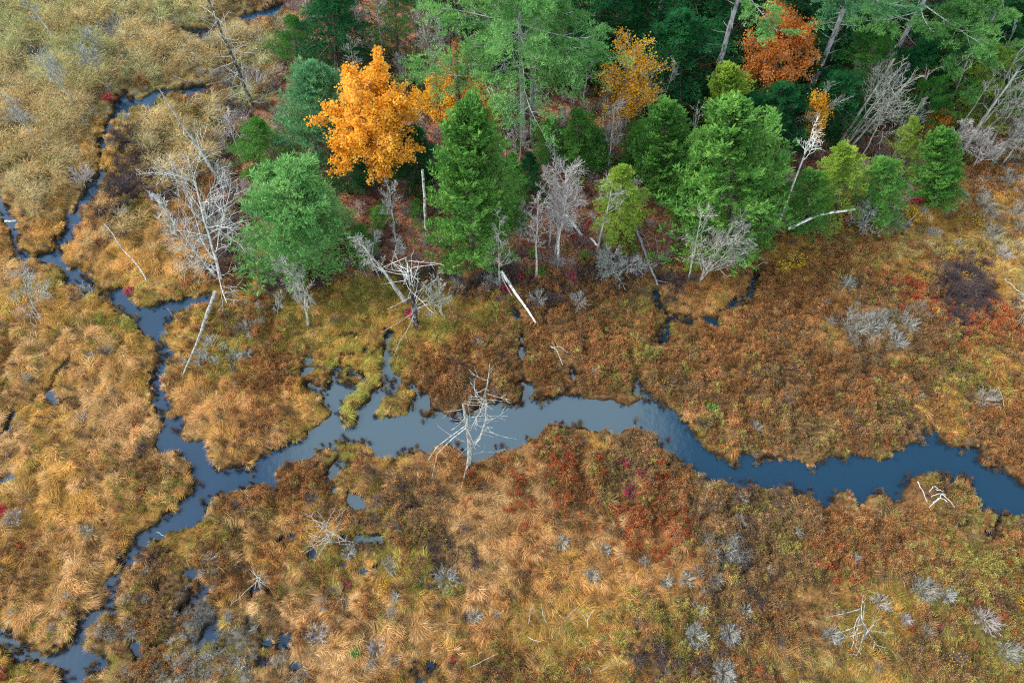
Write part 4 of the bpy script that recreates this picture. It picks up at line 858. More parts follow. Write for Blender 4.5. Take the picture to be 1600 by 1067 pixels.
# ------------------------------------------------------------ leafless trees
BT = [
 # label, base, top, spread, material, r0, options
 ('large pale bare tree leaning over the golden grass, split at its foot',(345,440),(300,272),3.4,m_light,.13,dict(l1=24,t0=.12,l2=7,l3=4,ang=.8,lrk=(1.1,.5),twig=.009)),
 ('second slanting stem of pale bare wood beside the split foot',(340,436),(238,300),2.1,m_light,.09,dict(l1=18,t0=.3,l3=4,ang=.65,twig=.009)),
 ('bare tree with pinkish twigs and a thin stem beside the slim evergreen',(378,252),(348,172),1.5,m_pink,.06,dict(l1=14,t0=.35,ang=.8)),
 ('grey bare tree leaning in the reeds, its twigs spreading wide',(120,168),(72,92),2.0,m_grey,.09,dict(t0=.35)),
 ('slanting grey trunk at the top of the reed bed',(93,72),(32,-12),1.2,m_grey,.09,dict(t0=.45)),
 ('low grey bare tree deep in the pale reeds',(62,226),(12,160),1.8,m_grey,.07,dict(t0=.3)),
 ('thin pale bare stem in the reeds near the creek bend',(150,126),(122,76),1.5,m_grey,.05,dict(t0=.4)),
 ('twin thin bare stem beside the pale one in the reeds',(157,124),(148,80),1.2,m_grey,.05,dict(t0=.4)),
 ('grey twiggy tree beyond the creek bend among reeds',(172,86),(135,50),1.4,m_grey,.05,dict(t0=.3)),
 ('fluffy grey bare tree on the tan grass near the stream fork',(62,496),(30,425),1.9,m_grey,.07,dict(l1=18,t0=.25,ang=.85)),
 ('leaning bare tree with lichen, its crown touching the broad pine',(494,476),(438,408),1.6,m_lichen,.10,dict(l1=16,t0=.3)),
 ('crooked short bare tree in front of the leaning lichen one',(480,508),(474,440),1.3,m_lichen,.10,dict(l1=12,t0=.25,wob=.12)),
 ('thin bare sapling beside the broad pine at the bog edge',(466,470),(448,425),1.1,m_grey,.05,dict(l1=10)),
 ('spindly bare sapling standing in olive grass apart from the forest',(432,500),(436,460),.8,m_grey,.035,dict(l1=8,l2=5)),
 ('thick lichen covered trunk leaning away behind the dark snag',(636,472),(556,368),1.7,m_lichen,.19,dict(l1=14,t0=.5,ang=.8)),
 ('small bare grey tree next to the dark snag with radial branches',(695,494),(690,430),1.1,m_lichen,.06,dict(l1=12,t0=.2,ang=.9,stems=2)),
 ('slim bare tree with a fan of twigs on the rusty litter',(620,382),(608,290),1.6,m_grey,.07,dict(l1=14,t0=.4)),
 ('slender bare grey stem among the small trees by the broad pine',(574,420),(560,375),1.0,m_grey,.05,dict(l1=10,t0=.4)),
 ('taller slender bare stem reaching over the small green fir',(594,436),(562,368),1.0,m_grey,.05,dict(l1=10,t0=.5)),
 ('thin grey sapling between the lichen trunk and the slender stems',(576,418),(586,360),.9,m_grey,.04,dict(l1=10,t0=.4)),
 ('bare sapling with pinkish twigs behind the lichen trunk',(610,420),(622,372),1.2,m_pink,.05,dict(l1=12)),
 ('pale bare tree with horizontal dead branches beside the conical cedar',(782,448),(780,338),1.3,m_lichen,.09,dict(l1=22,t0=.3,ang=1.25,up=.2)),
 ('thin pale tree rising behind the conical cedar',(792,336),(790,212),1.1,m_lichen,.08,dict(l1=14,t0=.3,ang=1.1)),
 ('straight bare tree at the front of the pinkish bare group',(838,436),(840,300),1.5,m_pink,.09,dict(l1=16,t0=.4)),
 ('tallest bare tree of the pinkish group with a dense crown of twigs',(872,408),(886,262),2.3,m_pink,.11,dict(l1=24,t0=.35,l2=8,stems=2,stem_spread=.04)),
 ('bare tree at the back of the pinkish group beside the birch log',(858,384),(856,262),1.7,m_pink,.08,dict(l1=16,t0=.35)),
 ('dark stemmed bare tree with forked pale branches in front of the yellow green hemlock',(934,396),(958,282),1.9,m_grey,.10,dict(l1=12,t0=.4,ang=1.0,l2=6,l3=3)),
 ('radial bare bush tree at the bog edge below the yellow green hemlock',(956,434),(960,396),1.4,m_grey,.05,dict(l1=18,t0=.1,ang=.9,stems=3,up=.3)),
 ('upright stem of the pair of bare trees fanning over the bog edge',(1076,436),(1098,330),2.2,m_lichen,.07,dict(l1=14,t0=.2,ang=.7,l2=6,l3=3)),
 ('wide fanning bare tree leaning toward the feathery cedar',(1092,438),(1150,342),2.5,m_lichen,.07,dict(l1=16,t0=.08,ang=.7,stems=3,stem_spread=.22,l2=6,l3=3)),
 ('forked white birch standing at the forest front',(1213,360),(1272,200),2.4,m_birch,.13,dict(l1=9,t0=.7,ang=1.1,wob=.02,l2=6,l3=3)),
 ('spreading white limbs above the golden sapling',(1268,235),(1290,150),2.6,m_pale,.06,dict(l1=14,t0=.1,ang=1.0,up=.4,l3=3)),
 ('bright bare tree with a wide fan of silvery twigs in front of the open pine',(1308,236),(1396,116),3.2,m_lichen,.10,dict(l1=9,t0=.5,ang=.9,stems=3,stem_spread=.10,l2=6,l3=3)),
 ('long slanting grey trunk beyond the fan of silvery twigs',(1312,180),(1400,70),.9,m_lichen,.12,dict(l1=8,t0=.6)),
 ('bare grey tree over the fallen birch at the forest corner',(1332,322),(1366,262),1.2,m_grey,.06,dict(l1=14,t0=.4)),
 ('low grey bare bush tree beside the bright green hemlock',(1345,354),(1358,318),1.3,m_grey,.05,dict(l1=16,t0=.1,ang=1.1,stems=2,up=.1)),
 ('first of the parallel pale trunks leaning out of the forest corner',(1502,232),(1594,128),2.4,m_lichen,.14,dict(l1=8,t0=.55,wob=.02,ang=.55,l3=3)),
 ('second parallel pale trunk with a crown of purple grey twigs',(1506,230),(1606,148),2.6,m_lichen,.13,dict(l1=9,t0=.5,wob=.02,ang=.6,l3=3)),
 ('bare tree low at the edge of the bog by the purple twigs',(1550,254),(1602,186),1.7,m_grey,.07,dict(l1=18,t0=.3)),
 ('bare sapling rising from the straw grass under the parallel trunks',(1588,215),(1615,150),1.6,m_pink,.06,dict(l1=16,t0=.3)),
 ('bare tree with drooping fine twigs on the slope below the yellow tree',(951,268),(962,158),1.7,m_pink,.07,dict(l1=16,t0=.3)),
 ('thin forked bare tree standing on dark leaf litter by the great pine',(893,212),(898,120),1.3,m_grey,.06,dict(l1=12,t0=.5,ang=.6)),
 ('pale bare tree with arching limbs between the yellow tree and the dark evergreen',(1016,216),(1056,98),1.4,m_lichen,.09,dict(l1=10,t0=.55,ang=.8)),
 ('bare grey tree under the boughs of the great pine',(832,206),(838,118),1.5,m_grey,.06,dict(l1=14,t0=.3)),
 ('bare grey tree left standing beside the great pine trunks',(800,212),(798,130),1.4,m_grey,.05,dict(l1=14,t0=.3)),
 ('leaning bare stem against the bushy green evergreen',(1055,320),(1076,268),1.2,m_lichen,.06,dict(l1=10,t0=.6)),
 ('pale grey twiggy tree behind the maple crown',(572,106),(560,14),2.1,m_grey,.08,dict(l1=18,t0=.25)),
 ('dark trunked bare tree behind the maple crown',(600,112),(586,-20),1.4,m_grey,.12,dict(l1=12,t0=.4)),
 ('fine twigged grey bare tree close above the maple leaves',(628,140),(622,92),1.6,m_grey,.06,dict(l1=16,t0=.25)),
 ('silvery bare tree fanning upward beside the great pine',(692,150),(664,10),2.1,m_lichen,.11,dict(l1=20,t0=.35,ang=.55,stems=2,stem_spread=.05)),
 ('first of the dark twin trunks near the rust coloured tree',(708,182),(698,-20),1.2,m_brown,.11,dict(l1=10,t0=.5)),
 ('second of the dark twin trunks near the rust coloured tree',(717,176),(708,-20),1.2,m_brown,.12,dict(l1=10,t0=.5)),
 ('bare tree with tangled branches under the orange maple and young fir',(664,228),(652,178),1.4,m_grey,.06,dict(l1=14,t0=.2)),
 ('bare bush tree between slim evergreen and bluish pine',(446,230),(440,160),1.2,m_grey,.05,dict(l1=14,t0=.2)),
 ('thin grey bare tree above the small dark spruce at the top edge',(480,20),(472,-40),1.8,m_grey,.07,dict(l1=14,t0=.2)),
 ('pale bare tree in front of the spruces at the top edge',(650,92),(650,20),1.5,m_grey,.06,dict(l1=14,t0=.3)),
 ('bare tree with grey twigs at the shady foot of the conical cedar',(812,385),(815,318),1.2,m_lichen,.05,dict(l1=14,t0=.3)),
 ('small bare tree on the litter below the bushy green evergreen',(985,330),(996,282),1.2,m_pink,.05,dict(l1=12,t0=.2)),
 ('small bare tree on the litter above the birch log',(905,300),(906,255),1.4,m_pink,.05,dict(l1=14,t0=.2)),
 ('small grey tree in front of the squat green seedling',(868,330),(866,225),1.4,m_grey,.06,dict(l1=14,t0=.4)),
 ('grey twiggy tree in the gap below the feathery cedar top',(1120,215),(1126,170),1.2,m_grey,.05,dict(l1=12,t0=.2)),
 ('bare tree standing against the bright green corner hemlock',(1442,292),(1478,262),.9,m_grey,.05,dict(l1=10,t0=.3)),
 ('bare tree with purple twigs below the yellow tipped spruce',(1520,262),(1546,212),1.8,m_pink,.06,dict(l1=18,t0=.15)),
 ('shaded grey trunk between the fan of twigs and the open pine',(1395,245),(1410,190),1.1,m_grey,.06,dict(l1=10,t0=.3)),
 ('thin bare sapling in the brown shrubs beside the slim evergreen',(352,302),(336,262),1.3,m_grey,.04,dict(l1=14,t0=.1)),
 ('thin pale trunk in the dark gap under the open pine boughs',(1312,165),(1342,92),1.0,m_grey,.06,dict(l1=8,t0=.5,ang=.7)),
 ('second thin pale trunk in the dark gap, almost touching the first',(1322,160),(1350,96),1.0,m_grey,.06,dict(l1=8,t0=.5,ang=.7)),
 ('third slender trunk at the edge of the dark gap by the pine',(1332,158),(1362,92),1.0,m_pink,.05,dict(l1=8,t0=.5,ang=.7)),
 ('spindly grey trunk between the rust oak and the antler snag',(1203,178),(1226,122),1.0,m_grey,.05,dict(l1=8,t0=.4)),
 ('slanting pale trunk crossing in front of the spruce with yellow tips',(1490,215),(1560,110),1.3,m_lichen,.11,dict(l1=6,t0=.6)),
 ('long slender grey trunk leaning out under the top corner pine',(1540,236),(1612,118),1.5,m_lichen,.12,dict(l1=7,t0=.6)),
 ('lowest leaning grey stem at the corner above the straw bog',(1562,262),(1618,190),1.6,m_lichen,.06,dict(l1=16,t0=.3)),
 ('slim pale trunk with fan twigs by the narrow dark hemlock',(1398,240),(1440,158),1.6,m_lichen,.07,dict(l1=12,t0=.35)),
 ('slim grey trunk with drooping twigs beside the silvery fan',(1345,248),(1398,150),2.0,m_lichen,.07,dict(l1=14,t0=.35,ang=.9)),
 ('thin grey trunk seen against the shaded firs above the silvery fan',(1372,190),(1420,100),1.2,m_grey,.06,dict(l1=10,t0=.4)),
 ('bare tree with fine grey twigs between the bright green hemlock and the corner',(1482,255),(1512,190),1.7,m_pink,.06,dict(l1=16,t0=.3)),
 ('thin bare tree on the dark slope under the yellow tree crown',(940,215),(944,140),1.2,m_grey,.05,dict(l1=12,t0=.3)),
 ('slender grey tree in the gap between great pine and yellow tree',(912,165),(918,80),1.3,m_grey,.06,dict(l1=12,t0=.4)),
 ('grey tree with upswept twigs behind the small fresh hemlock',(878,250),(876,170),1.3,m_lichen,.06,dict(l1=14,t0=.3)),
 ('thin pale sapling before the shaded firs by the oak trunk',(1172,215),(1182,160),1.0,m_lichen,.05,dict(l1=10,t0=.4)),
 ('fine twigged pale tree at the foot of the great pine trunks',(812,262),(814,190),1.6,m_pink,.06,dict(l1=18,t0=.3)),
 ('pale twiggy tree over the dark twin trunks near the rust leaves',(738,150),(736,60),1.6,m_lichen,.06,dict(l1=16,t0=.3)),
 ('silvery twiggy tree between the drooping hemlock and the maple',(556,150),(548,70),1.8,m_lichen,.06,dict(l1=18,t0=.2)),
]
for lab, b, t, sp, mt, r0, kw in BT: bare(lab, b, t, sp, mt, r0, **kw)

# ------------------------------------------------------------ dead snags
snag('tall dark dead trunk with short pale side branches at the top of the marsh', (398,172), (322,-8), 2.1, m_darkbark, m_lichen, r0=.17, nb=50, t0=.06, side=2, top=.08, tl=.1, bw=.03, droop=.2)
snag('dead spruce with charred trunk and white radial branches on the olive grass', (650,508), (634,400), 2.5, m_darkbark, m_light, r0=.22, nb=34, t0=.18, side=2, top=.06, droop=.05, ang=1.45, tl=.4, bw=.024)
snag('limbless white birch pole standing in rusty litter next to the conical cedar', (667,368), (660,266), .25, m_birch, m_birch, r0=.12, nb=3, t0=.6, side=0, top=.08, name='birch_pole', wob=.05)
snag('pale dead stem leaning over the gold grass beside the creek', (338,272), (248,138), .9, m_grey, m_grey, r0=.18, nb=9, t0=.3, side=2, top=.03, wob=.05)
snag('white antler branched snag rising out of the feathery cedar', (1135,180), (1163,104), 1.4, m_pale, m_pale, r0=.10, nb=5, t0=.35, side=2, top=.04, ang=.8, droop=.4, wob=.1, bw=.05)
snag('white broken snag with upturned limbs in front of the thick leaning pine', (1254,175), (1270,118), 1.7, m_pale, m_pale, r0=.09, nb=6, t0=.2, side=2, top=.04, ang=.85, droop=.4, wob=.1, bw=.05)
snag('bleached dead sapling with white radial branches in the wet grass below the stream', (519,850), (508,815), 1.6, m_pale, m_pale, r0=.08, nb=22, t0=.05, side=1, top=.03, ang=1.2, droop=.1, tl=.2, bw=.02)
snag('smaller white snag with drooping spikes over the marshy pools', (406,916), (401,898), .8, m_pale, m_pale, r0=.05, nb=14, t0=.3, side=0, top=.02, ang=1.5, droop=-.6, tl=.2)
snag('dead grey sapling with long curved limbs lying in straw grass', (1348,1000), (1343,948), 1.7, m_grey, m_pale, r0=.05, nb=12, t0=.1, side=2, top=.02, ang=1.25, droop=.5, tl=.2)
snag('grey dead spruce at the bog edge just inside the frame', (1600,498), (1604,462), 1.1, m_grey, m_lichen, r0=.07, nb=26, t0=.15, side=2, top=.02)
snag('leafless grey spruce skeleton over the fallen birch end', (1388,352), (1398,322), 1.3, m_grey, m_grey, r0=.05, nb=26, t0=.05, side=3, ang=1.3)
snag('short broken stub on the straw bog below the corner hemlock', (1414,352), (1432,334), .35, m_grey, m_grey, r0=.06, nb=4, t0=.3, side=0)
for lab, b, t, r0 in (('long pale pole of a trunk leaning across the open pine', (1306,232), (1398,92), .13),
   ('second long pale pole leaning beyond the silvery fan', (1322,238), (1424,122), .10),
   ('pale leaning pole at the forest corner over the purple twigs', (1504,236), (1590,112), .15),
   ('lower pale leaning pole at the forest corner', (1552,256), (1622,160), .11),
   ('slender limbless pole among the shaded firs behind the rust oak', (1290,120), (1318,20), .09),
   ('slender grey pole between the two deep green spruces', (1470,190), (1512,95), .09),
   ('slender grey pole rising past the orange sapling', (1418,205), (1452,110), .09),
   ('far leaning pole at the shaded corner under the thin pine', (1535,150), (1588,40), .10),
   ('pale straight pole in front of the bushy green evergreen', (1072,262), (1090,170), .07),
   ('thin pale pole leaning beside the thick slanting pine trunk', (1528,206), (1592,80), .10)):
    snag(lab, b, t, 1.5, m_lichen, m_lichen, r0=r0, nb=9, t0=.5, side=4, top=.05, ang=.7, droop=.3, tl=.3, bw=.03, wob=.03, name='leaning_dead_tree', group='pale leaning trunks at the forest corner')
# the white dead tree that stands in the stream
def stream_snag():
    loc = place(731, 728); rng = np.random.default_rng(44)
    def pt(px, py): h, dx = top_of(px, py, loc); return (dx, 0, h)
    main = np.array([(0, 0, -.3), pt(734, 712), pt(733, 690), pt(730, 668), pt(727, 652), pt(723, 630)], float)
    arm = np.array([pt(736, 700), pt(750, 690), pt(759, 670), pt(760, 645), pt(757, 625), pt(764, 600)], float)
    arm2 = np.array([pt(731, 680), pt(742, 662), pt(752, 642), pt(757, 628), pt(748, 622), pt(741, 616)], float)
    arm[:, 1] += np.array([0, .2, .5, .5, .3, .2]); main[:, 1] += rng.normal(0, .05, 6); arm2[:, 1] += .1
    gt, gb, gc = Geo(), Geo(), Geo()
    gt.tub(main[None], np.array([[.14, .13, .11, .09, .08, .04]]), 9, np.array([.6]))
    gb.tub(np.stack([arm, arm2]), np.array([[.06, .055, .05, .05, .04, .015], [.045, .04, .035, .035, .025, .012]]), 6, np.array([.7, .9]))
    P6 = np.stack([main, arm, arm2])
    A, _, _, L1 = spawn(P6, 12, .2, 1, 1.3, np.array([1.8, 1.4, 1.0]), lambda t: 1.1 - .4 * t, rng, 5, .1, .10)
    gc.tub(A, np.linspace(.018, .008, 5)[None].repeat(len(A), 0), 4, rng.random(len(A)))
    B, _, _, _ = spawn(A, 2, .3, 1, .8, L1, lambda t: .4 + 0 * t, rng, 3, 0, .2); gc.tub(B, np.tile([.014, .012, .008], (len(B), 1)), 3, rng.random(len(B)))
    # two long limbs reaching out over the water
    for pts in ([(729, 668), (708, 676), (684, 690), (676, 722)], [(729, 664), (706, 672), (684, 678), (670, 692)]):
        q = np.array([pt(*a) for a in pts]); q[:, 1] -= np.array([0, .3, .7, 1.0]); gc.tub(q[None], np.array([[.028, .024, .018, .01]]), 5, np.array([.9]))
    gr = Geo(); x, y, z = place(721, 766); e = np.array([x - loc[0], y - loc[1], z - loc[2] + .35])
    r_ = np.stack([np.array([0, 0, .1]), e * .4 + np.array([0, 0, .2]), e * .75 + np.array([0, 0, .12]), e]); gr.tub(r_[None], np.array([[.08, .05, .035, .02]]), 6, np.array([.8]))
    build('dead_stream_tree', 'dead tree', 'white dead tree with spiky crossed branches standing at the edge of the stream', 'dead bare snags', loc,
          [('trunk', gt.mesh('trunk', m_pale, True)), ('limb', gb.mesh('limb', m_grey, True)), ('crown', gc.mesh('crown', m_pale, True)), ('root', gr.mesh('root', m_pale, True))])
stream_snag()

# ------------------------------------------------------------ fallen trunks and poles
LG = [
 ('long grey fallen trunk running from the split tree toward the stream',[(337,456),(322,496),(306,540),(286,586)],.17,.05,m_lichen,dict(lift=.55)),
 ('crooked pale pole lying across the gold grass by the narrow stream',[(229,438),(214,412),(190,388),(175,364),(163,350)],.07,.03,m_grey,dict(zs=[.4,.8,1.0,.9,.9],twigs=3)),
 ('white fallen birch leaning down from the forest to the bog',[(837,504),(812,466),(783,424)],.05,.12,m_birch,dict(zs=[.4,.6,1.3])),
 ('white fallen birch stretched along the forest corner',[(1232,357),(1268,340),(1300,332),(1336,327)],.12,.08,m_birch,dict(zs=[.8,1.9,2.5,2.2])),
 ('broken white birch log lying under the pinkish bare trees',[(884,336),(901,356),(912,372)],.13,.10,m_birch,dict(zs=[1.0,.8,.6])),
 ('short birch piece on the litter past the broken birch log',[(922,372),(934,384)],.10,.09,m_birch,dict(lift=.5)),
 ('brown fallen trunk pointing from the litter into the rusty bog',[(993,357),(1006,386),(1017,420),(1028,446)],.12,.06,m_pinebark,dict(zs=[1.2,.8,.6,.5],twigs=3)),
 ('thin curved branch lying beside the brown fallen trunk',[(997,362),(1010,370),(1018,402)],.03,.015,m_grey,dict(lift=.7)),
 ('short grey stick lying on the litter beyond the curved branch',[(1024,368),(1028,395)],.03,.02,m_grey,dict(lift=.5)),
 ('pale forked branch stranded on the rust bog above the stream',[(860,541),(870,545),(879,570)],.05,.03,m_pale,dict(lift=.6)),
 ('curved pale branch crossing the forked one on the rust bog',[(862,543),(874,541),(888,551)],.05,.02,m_pale,dict(lift=.65)),
 ('thin white pole with side twigs lying over the marshy pools',[(403,906),(384,924),(359,947)],.035,.02,m_pale,dict(lift=.7)),
 ('small pale driftwood stick at the water edge in the bend',[(245,831),(260,839)],.035,.02,m_pale,dict(lift=.3)),
 ('short pale log bridging the narrow stream at the edge of the marsh',[(8,346),(26,345)],.09,.07,m_pale,dict(lift=.1)),
 ('dark log lying in the creek bed by the reeds',[(268,118),(285,125),(300,128)],.10,.08,m_brown,dict(lift=.1)),
 ('second dark log lying where the creek opens into a pool',[(322,133),(338,130),(352,126)],.09,.05,m_brown,dict(lift=.1)),
 ('grey twig forked like a letter in orange grass',[(918,980),(918,965),(928,953)],.03,.02,m_grey,dict(lift=.7)),
 ('short arm of the forked grey twig in orange grass',[(917,970),(912,962),(906,955)],.025,.015,m_grey,dict(lift=.7)),
 ('thin bent stick upright in orange grass by a dark hole',[(854,973),(848,960),(846,944)],.025,.015,m_grey,dict(lift=.7)),
 ('pale thin stick beside the bent one in orange grass',[(826,974),(829,955),(834,944)],.025,.015,m_grey,dict(lift=.7)),
 ('straight thin stick pointing away from the dark hole',[(884,965),(903,948)],.025,.015,m_grey,dict(lift=.7)),
 ('pale curved stick near the bottom grass edge',[(924,1052),(920,1042)],.03,.02,m_grey,dict(lift=.6)),
 ('small pale stick over lime coloured moss',[(938,1048),(950,1042)],.03,.02,m_grey,dict(lift=.6)),
 ('short pale stick near the lower pool beside moss',[(826,995),(845,1002)],.03,.02,m_grey,dict(lift=.6)),
 ('slim white stick beside the grey and red shrub above the stream',[(1560,605),(1566,620),(1569,635)],.035,.02,m_pale,dict(lift=.6)),
 ('pale twig lying in red heath at the upper bog',[(1315,455),(1322,445),(1330,430)],.03,.015,m_pale,dict(lift=.6)),
 ('long pale branch lying at the edge beside the dead spruce',[(1570,436),(1585,450),(1602,463)],.04,.03,m_pale,dict(lift=.6)),
 ('thin dead branch lying on olive grass near the lower margin',[(735,1042),(755,1032),(778,1020)],.03,.015,m_grey,dict(lift=.5)),
 ('thin dead stick in the creek between the heath banks',[(806,546),(822,552)],.03,.02,m_brown,dict(lift=.2)),
 ('thin crooked bare branch stuck in the bog by the fallen trunk end',[(1183,416),(1190,411),(1200,410)],.03,.015,m_pale,dict(lift=.6)),
 ('bent dark branch standing in the water below the narrow bend',[(262,482),(268,490),(269,494)],.05,.03,m_brown,dict(lift=.2)),
 ('leaning grey pole propped against the bare tree by the cedar',[(781,424),(790,446),(800,462)],.05,.05,m_pale,dict(zs=[1.6,.9,.4])),
 ('small grey branch lying across the lichen trunk foot',[(535,372),(545,392),(556,414)],.04,.02,m_grey,dict(zs=[2.2,1.4,.6])),
 ('pale thin branch lying on the bog by the slender stems',[(560,408),(568,420),(574,434)],.03,.02,m_grey,dict(lift=.5)),
]
for lab, pts, r0, r1, mt, kw in LG:
    nm = 'fallen_log' if max(r0, r1) >= .09 else 'dead_branch'
    lying(lab, pts, r0 if nm == 'fallen_log' else r0 * .7, r1 if nm == 'fallen_log' else r1 * .7, mt, name=nm, cat='fallen log' if nm == 'fallen_log' else 'dead branch', group='fallen trunks' if nm == 'fallen_log' else 'loose dead branches', **kw)

# ------------------------------------------------------------ shrubs that stand out on the bog
SH = [
 ('silver grey radial shrub, the brightest one low on the bog',(1085,996),21,m_lichen,None,dict(n=90,dens=4)),
 ('dull grey radial shrub beside the brightest silver one',(1140,990),18,m_grey,None,dict(n=70)),
 ('grey shrub with pale twigs at the lower margin below the radial pair',(1130,1050),20,m_grey,None,dict(n=60)),
 ('silvery branching shrub on dark heath beyond the red patch',(1442,922),22,m_lichen,None,dict(n=60)),
 ('faint grey shrub touching the silvery branching one',(1478,928),15,m_grey,None,dict()),
 ('grey and pink shrub with red buds on the lower bog',(1538,968),22,m_pink,m_redleaf,dict(nl=60,ls=.05)),
 ('spiky grey shrub near the lower corner',(1570,1018),22,m_lichen,None,dict()),
 ('soft grey shrub among curved limbs of the dead sapling',(1374,942),17,m_pink,None,dict()),
 ('small mauve grey shrub beside the dark soil track',(1414,968),10,m_pink,None,dict()),
 ('pale shrub in the gold grass under the dead sapling',(1297,990),17,m_grey,None,dict()),
 ('pale grey bush on gold grass beside the long fallen trunk',(368,558),15,m_grey,None,dict()),
 ('grey bush next to the pale one by the long fallen trunk',(386,556),10,m_grey,None,dict()),
 ('pale lichen bush at the top of the grey cluster on the red heath',(1324,446),14,m_lichen,None,dict()),
 ('grey bush at the edge of the cluster on the rust heath',(1330,494),13,m_lichen,None,dict()),
 ('grey bush lowest in the cluster on the rust heath',(1338,518),14,m_lichen,None,dict()),
 ('rounded silver bush in the middle of the cluster',(1362,512),14,m_lichen,None,dict()),
 ('round silver bush beside the middle one of the cluster',(1386,514),14,m_lichen,None,dict()),
 ('large silver bush at the end of the cluster',(1418,510),17,m_lichen,None,dict()),
 ('grey twig bush above the stick with pale curved branches',(1402,536),16,m_grey,None,dict()),
 ('grey shrub with bright red leaves on one side, above the stream bend',(1536,624),21,m_lichen,m_redleaf,dict(nl=110,ls=.06)),
 ('purple grey bush on tan grass beside the marsh',(143,558),10,m_pink,None,dict()),
 ('small mauve bush in tan grass near the western pools',(132,650),10,m_pink,None,dict()),
 ('small pale bush in tan grass above the narrow channel',(136,830),11,m_lichen,None,dict()),
 ('grey bush with red sprigs at the edge of the tan grass',(24,812),16,m_lichen,m_redleaf,dict(nl=60,ls=.06)),
 ('grey bush on the bank where the stream narrows',(137,460),16,m_grey,None,dict()),
 ('dark bare bush overhanging the narrow creek',(143,295),22,m_pink,None,dict(bw=.014)),
 ('small bush with pale centre in the dark shrub patch',(196,332),11,m_grey,None,dict()),
 ('grey twig heap below the white radial snag',(545,862),13,m_grey,None,dict()),
 ('grey bush over the olive moss below the stream',(612,884),15,m_grey,None,dict()),
 ('dark twig ring around a green moss middle',(697,905),22,m_grey,None,dict(flat=1.0,bw=.012)),
 ('pale lichen clump in the orange grass',(742,962),12,m_lichen,None,dict()),
 ('wide straw coloured twig bush near the lower margin',(497,990),20,m_pink,None,dict()),
 ('straw twig bush tangled in tan stalks at the lower edge',(590,1012),16,m_pink,None,dict()),
 ('grey lichen patch of twigs on the orange grass',(925,898),13,m_lichen,None,dict()),
 ('second lichen shrub above the orange grass',(945,860),11,m_lichen,None,dict()),
 ('lichen shrub between the orange grass and the red heath',(878,848),12,m_lichen,None,dict()),
 ('pale grey mat shrub east of the orange grass',(1072,905),13,m_lichen,None,dict(flat=1.0)),
 ('pale grey mat shrub joined to the larger mat',(1040,908),11,m_lichen,None,dict(flat=1.0)),
 ('grey shrub behind the silver radial ones by a dark patch',(1165,952),12,m_lichen,None,dict()),
 ('small grey shrub in rust heath near the stream edge',(1180,670),13,m_lichen,None,dict()),
 ('dead grey bush in heath at the foot of the conical cedar',(775,440),20,m_grey,None,dict()),
 ('purple grey bush below the pinkish bare group',(842,470),18,m_pink,None,dict()),
 ('purple grey bush on the heath close to the purple one',(905,472),18,m_pink,None,dict()),
 ('grey bush at the bog edge below the corner hemlock',(1402,352),18,m_grey,None,dict()),
 ('purple grey bush behind the pink leaves at the forest corner',(1402,312),22,m_pink,None,dict()),
 ('bare purple shrub at the forest corner beside the parallel trunks',(1518,225),24,m_pink,None,dict()),
 ('second bare purple shrub under the parallel trunks',(1545,240),24,m_pink,None,dict()),
 ('light grey shrub on straw bog near the far edge',(1538,320),16,m_lichen,None,dict()),
 ('light grey shrub with yellow leaves on the straw bog',(1548,368),18,m_lichen,m_yelleaf,dict(nl=90,ls=.06)),
 ('fan of grey twigs rising at the far edge of the bog',(1588,338),22,m_grey,None,dict()),
 ('pale mauve shrub on the far straw bog',(1566,400),16,m_pink,None,dict()),
 ('brown bare bush below the small dark spruce',(400,130),22,m_pink,None,dict()),
 ('brown bare bush beside the tall dark dead trunk',(380,190),18,m_pink,m_redleaf,dict(nl=60,ls=.06)),
 ('brown twiggy bush in front of the broad pine',(378,300),20,m_pink,None,dict()),
 ('grey twiggy bush near the split bare tree',(352,330),18,m_grey,None,dict()),
 ('rusty bare bush between split tree and broad pine',(386,392),18,m_pink,m_redleaf,dict(nl=80,ls=.06)),
 ('purple twig bush below the broad pine',(428,428),20,m_pink,m_redleaf,dict(nl=50,ls=.06)),
 ('grey bush among pale reeds at the top of the marsh',(180,45),20,m_grey,None,dict()),
 ('dark bush in the reeds above the creek',(178,60),18,m_pink,None,dict()),
 ('grey bush in the greenish reeds',(62,90),22,m_grey,None,dict()),
]
for lab, b, rp, mt, lf, kw in SH: shrub(lab, b, rp * .92, mt, lf, **{'bw': .012, **kw})
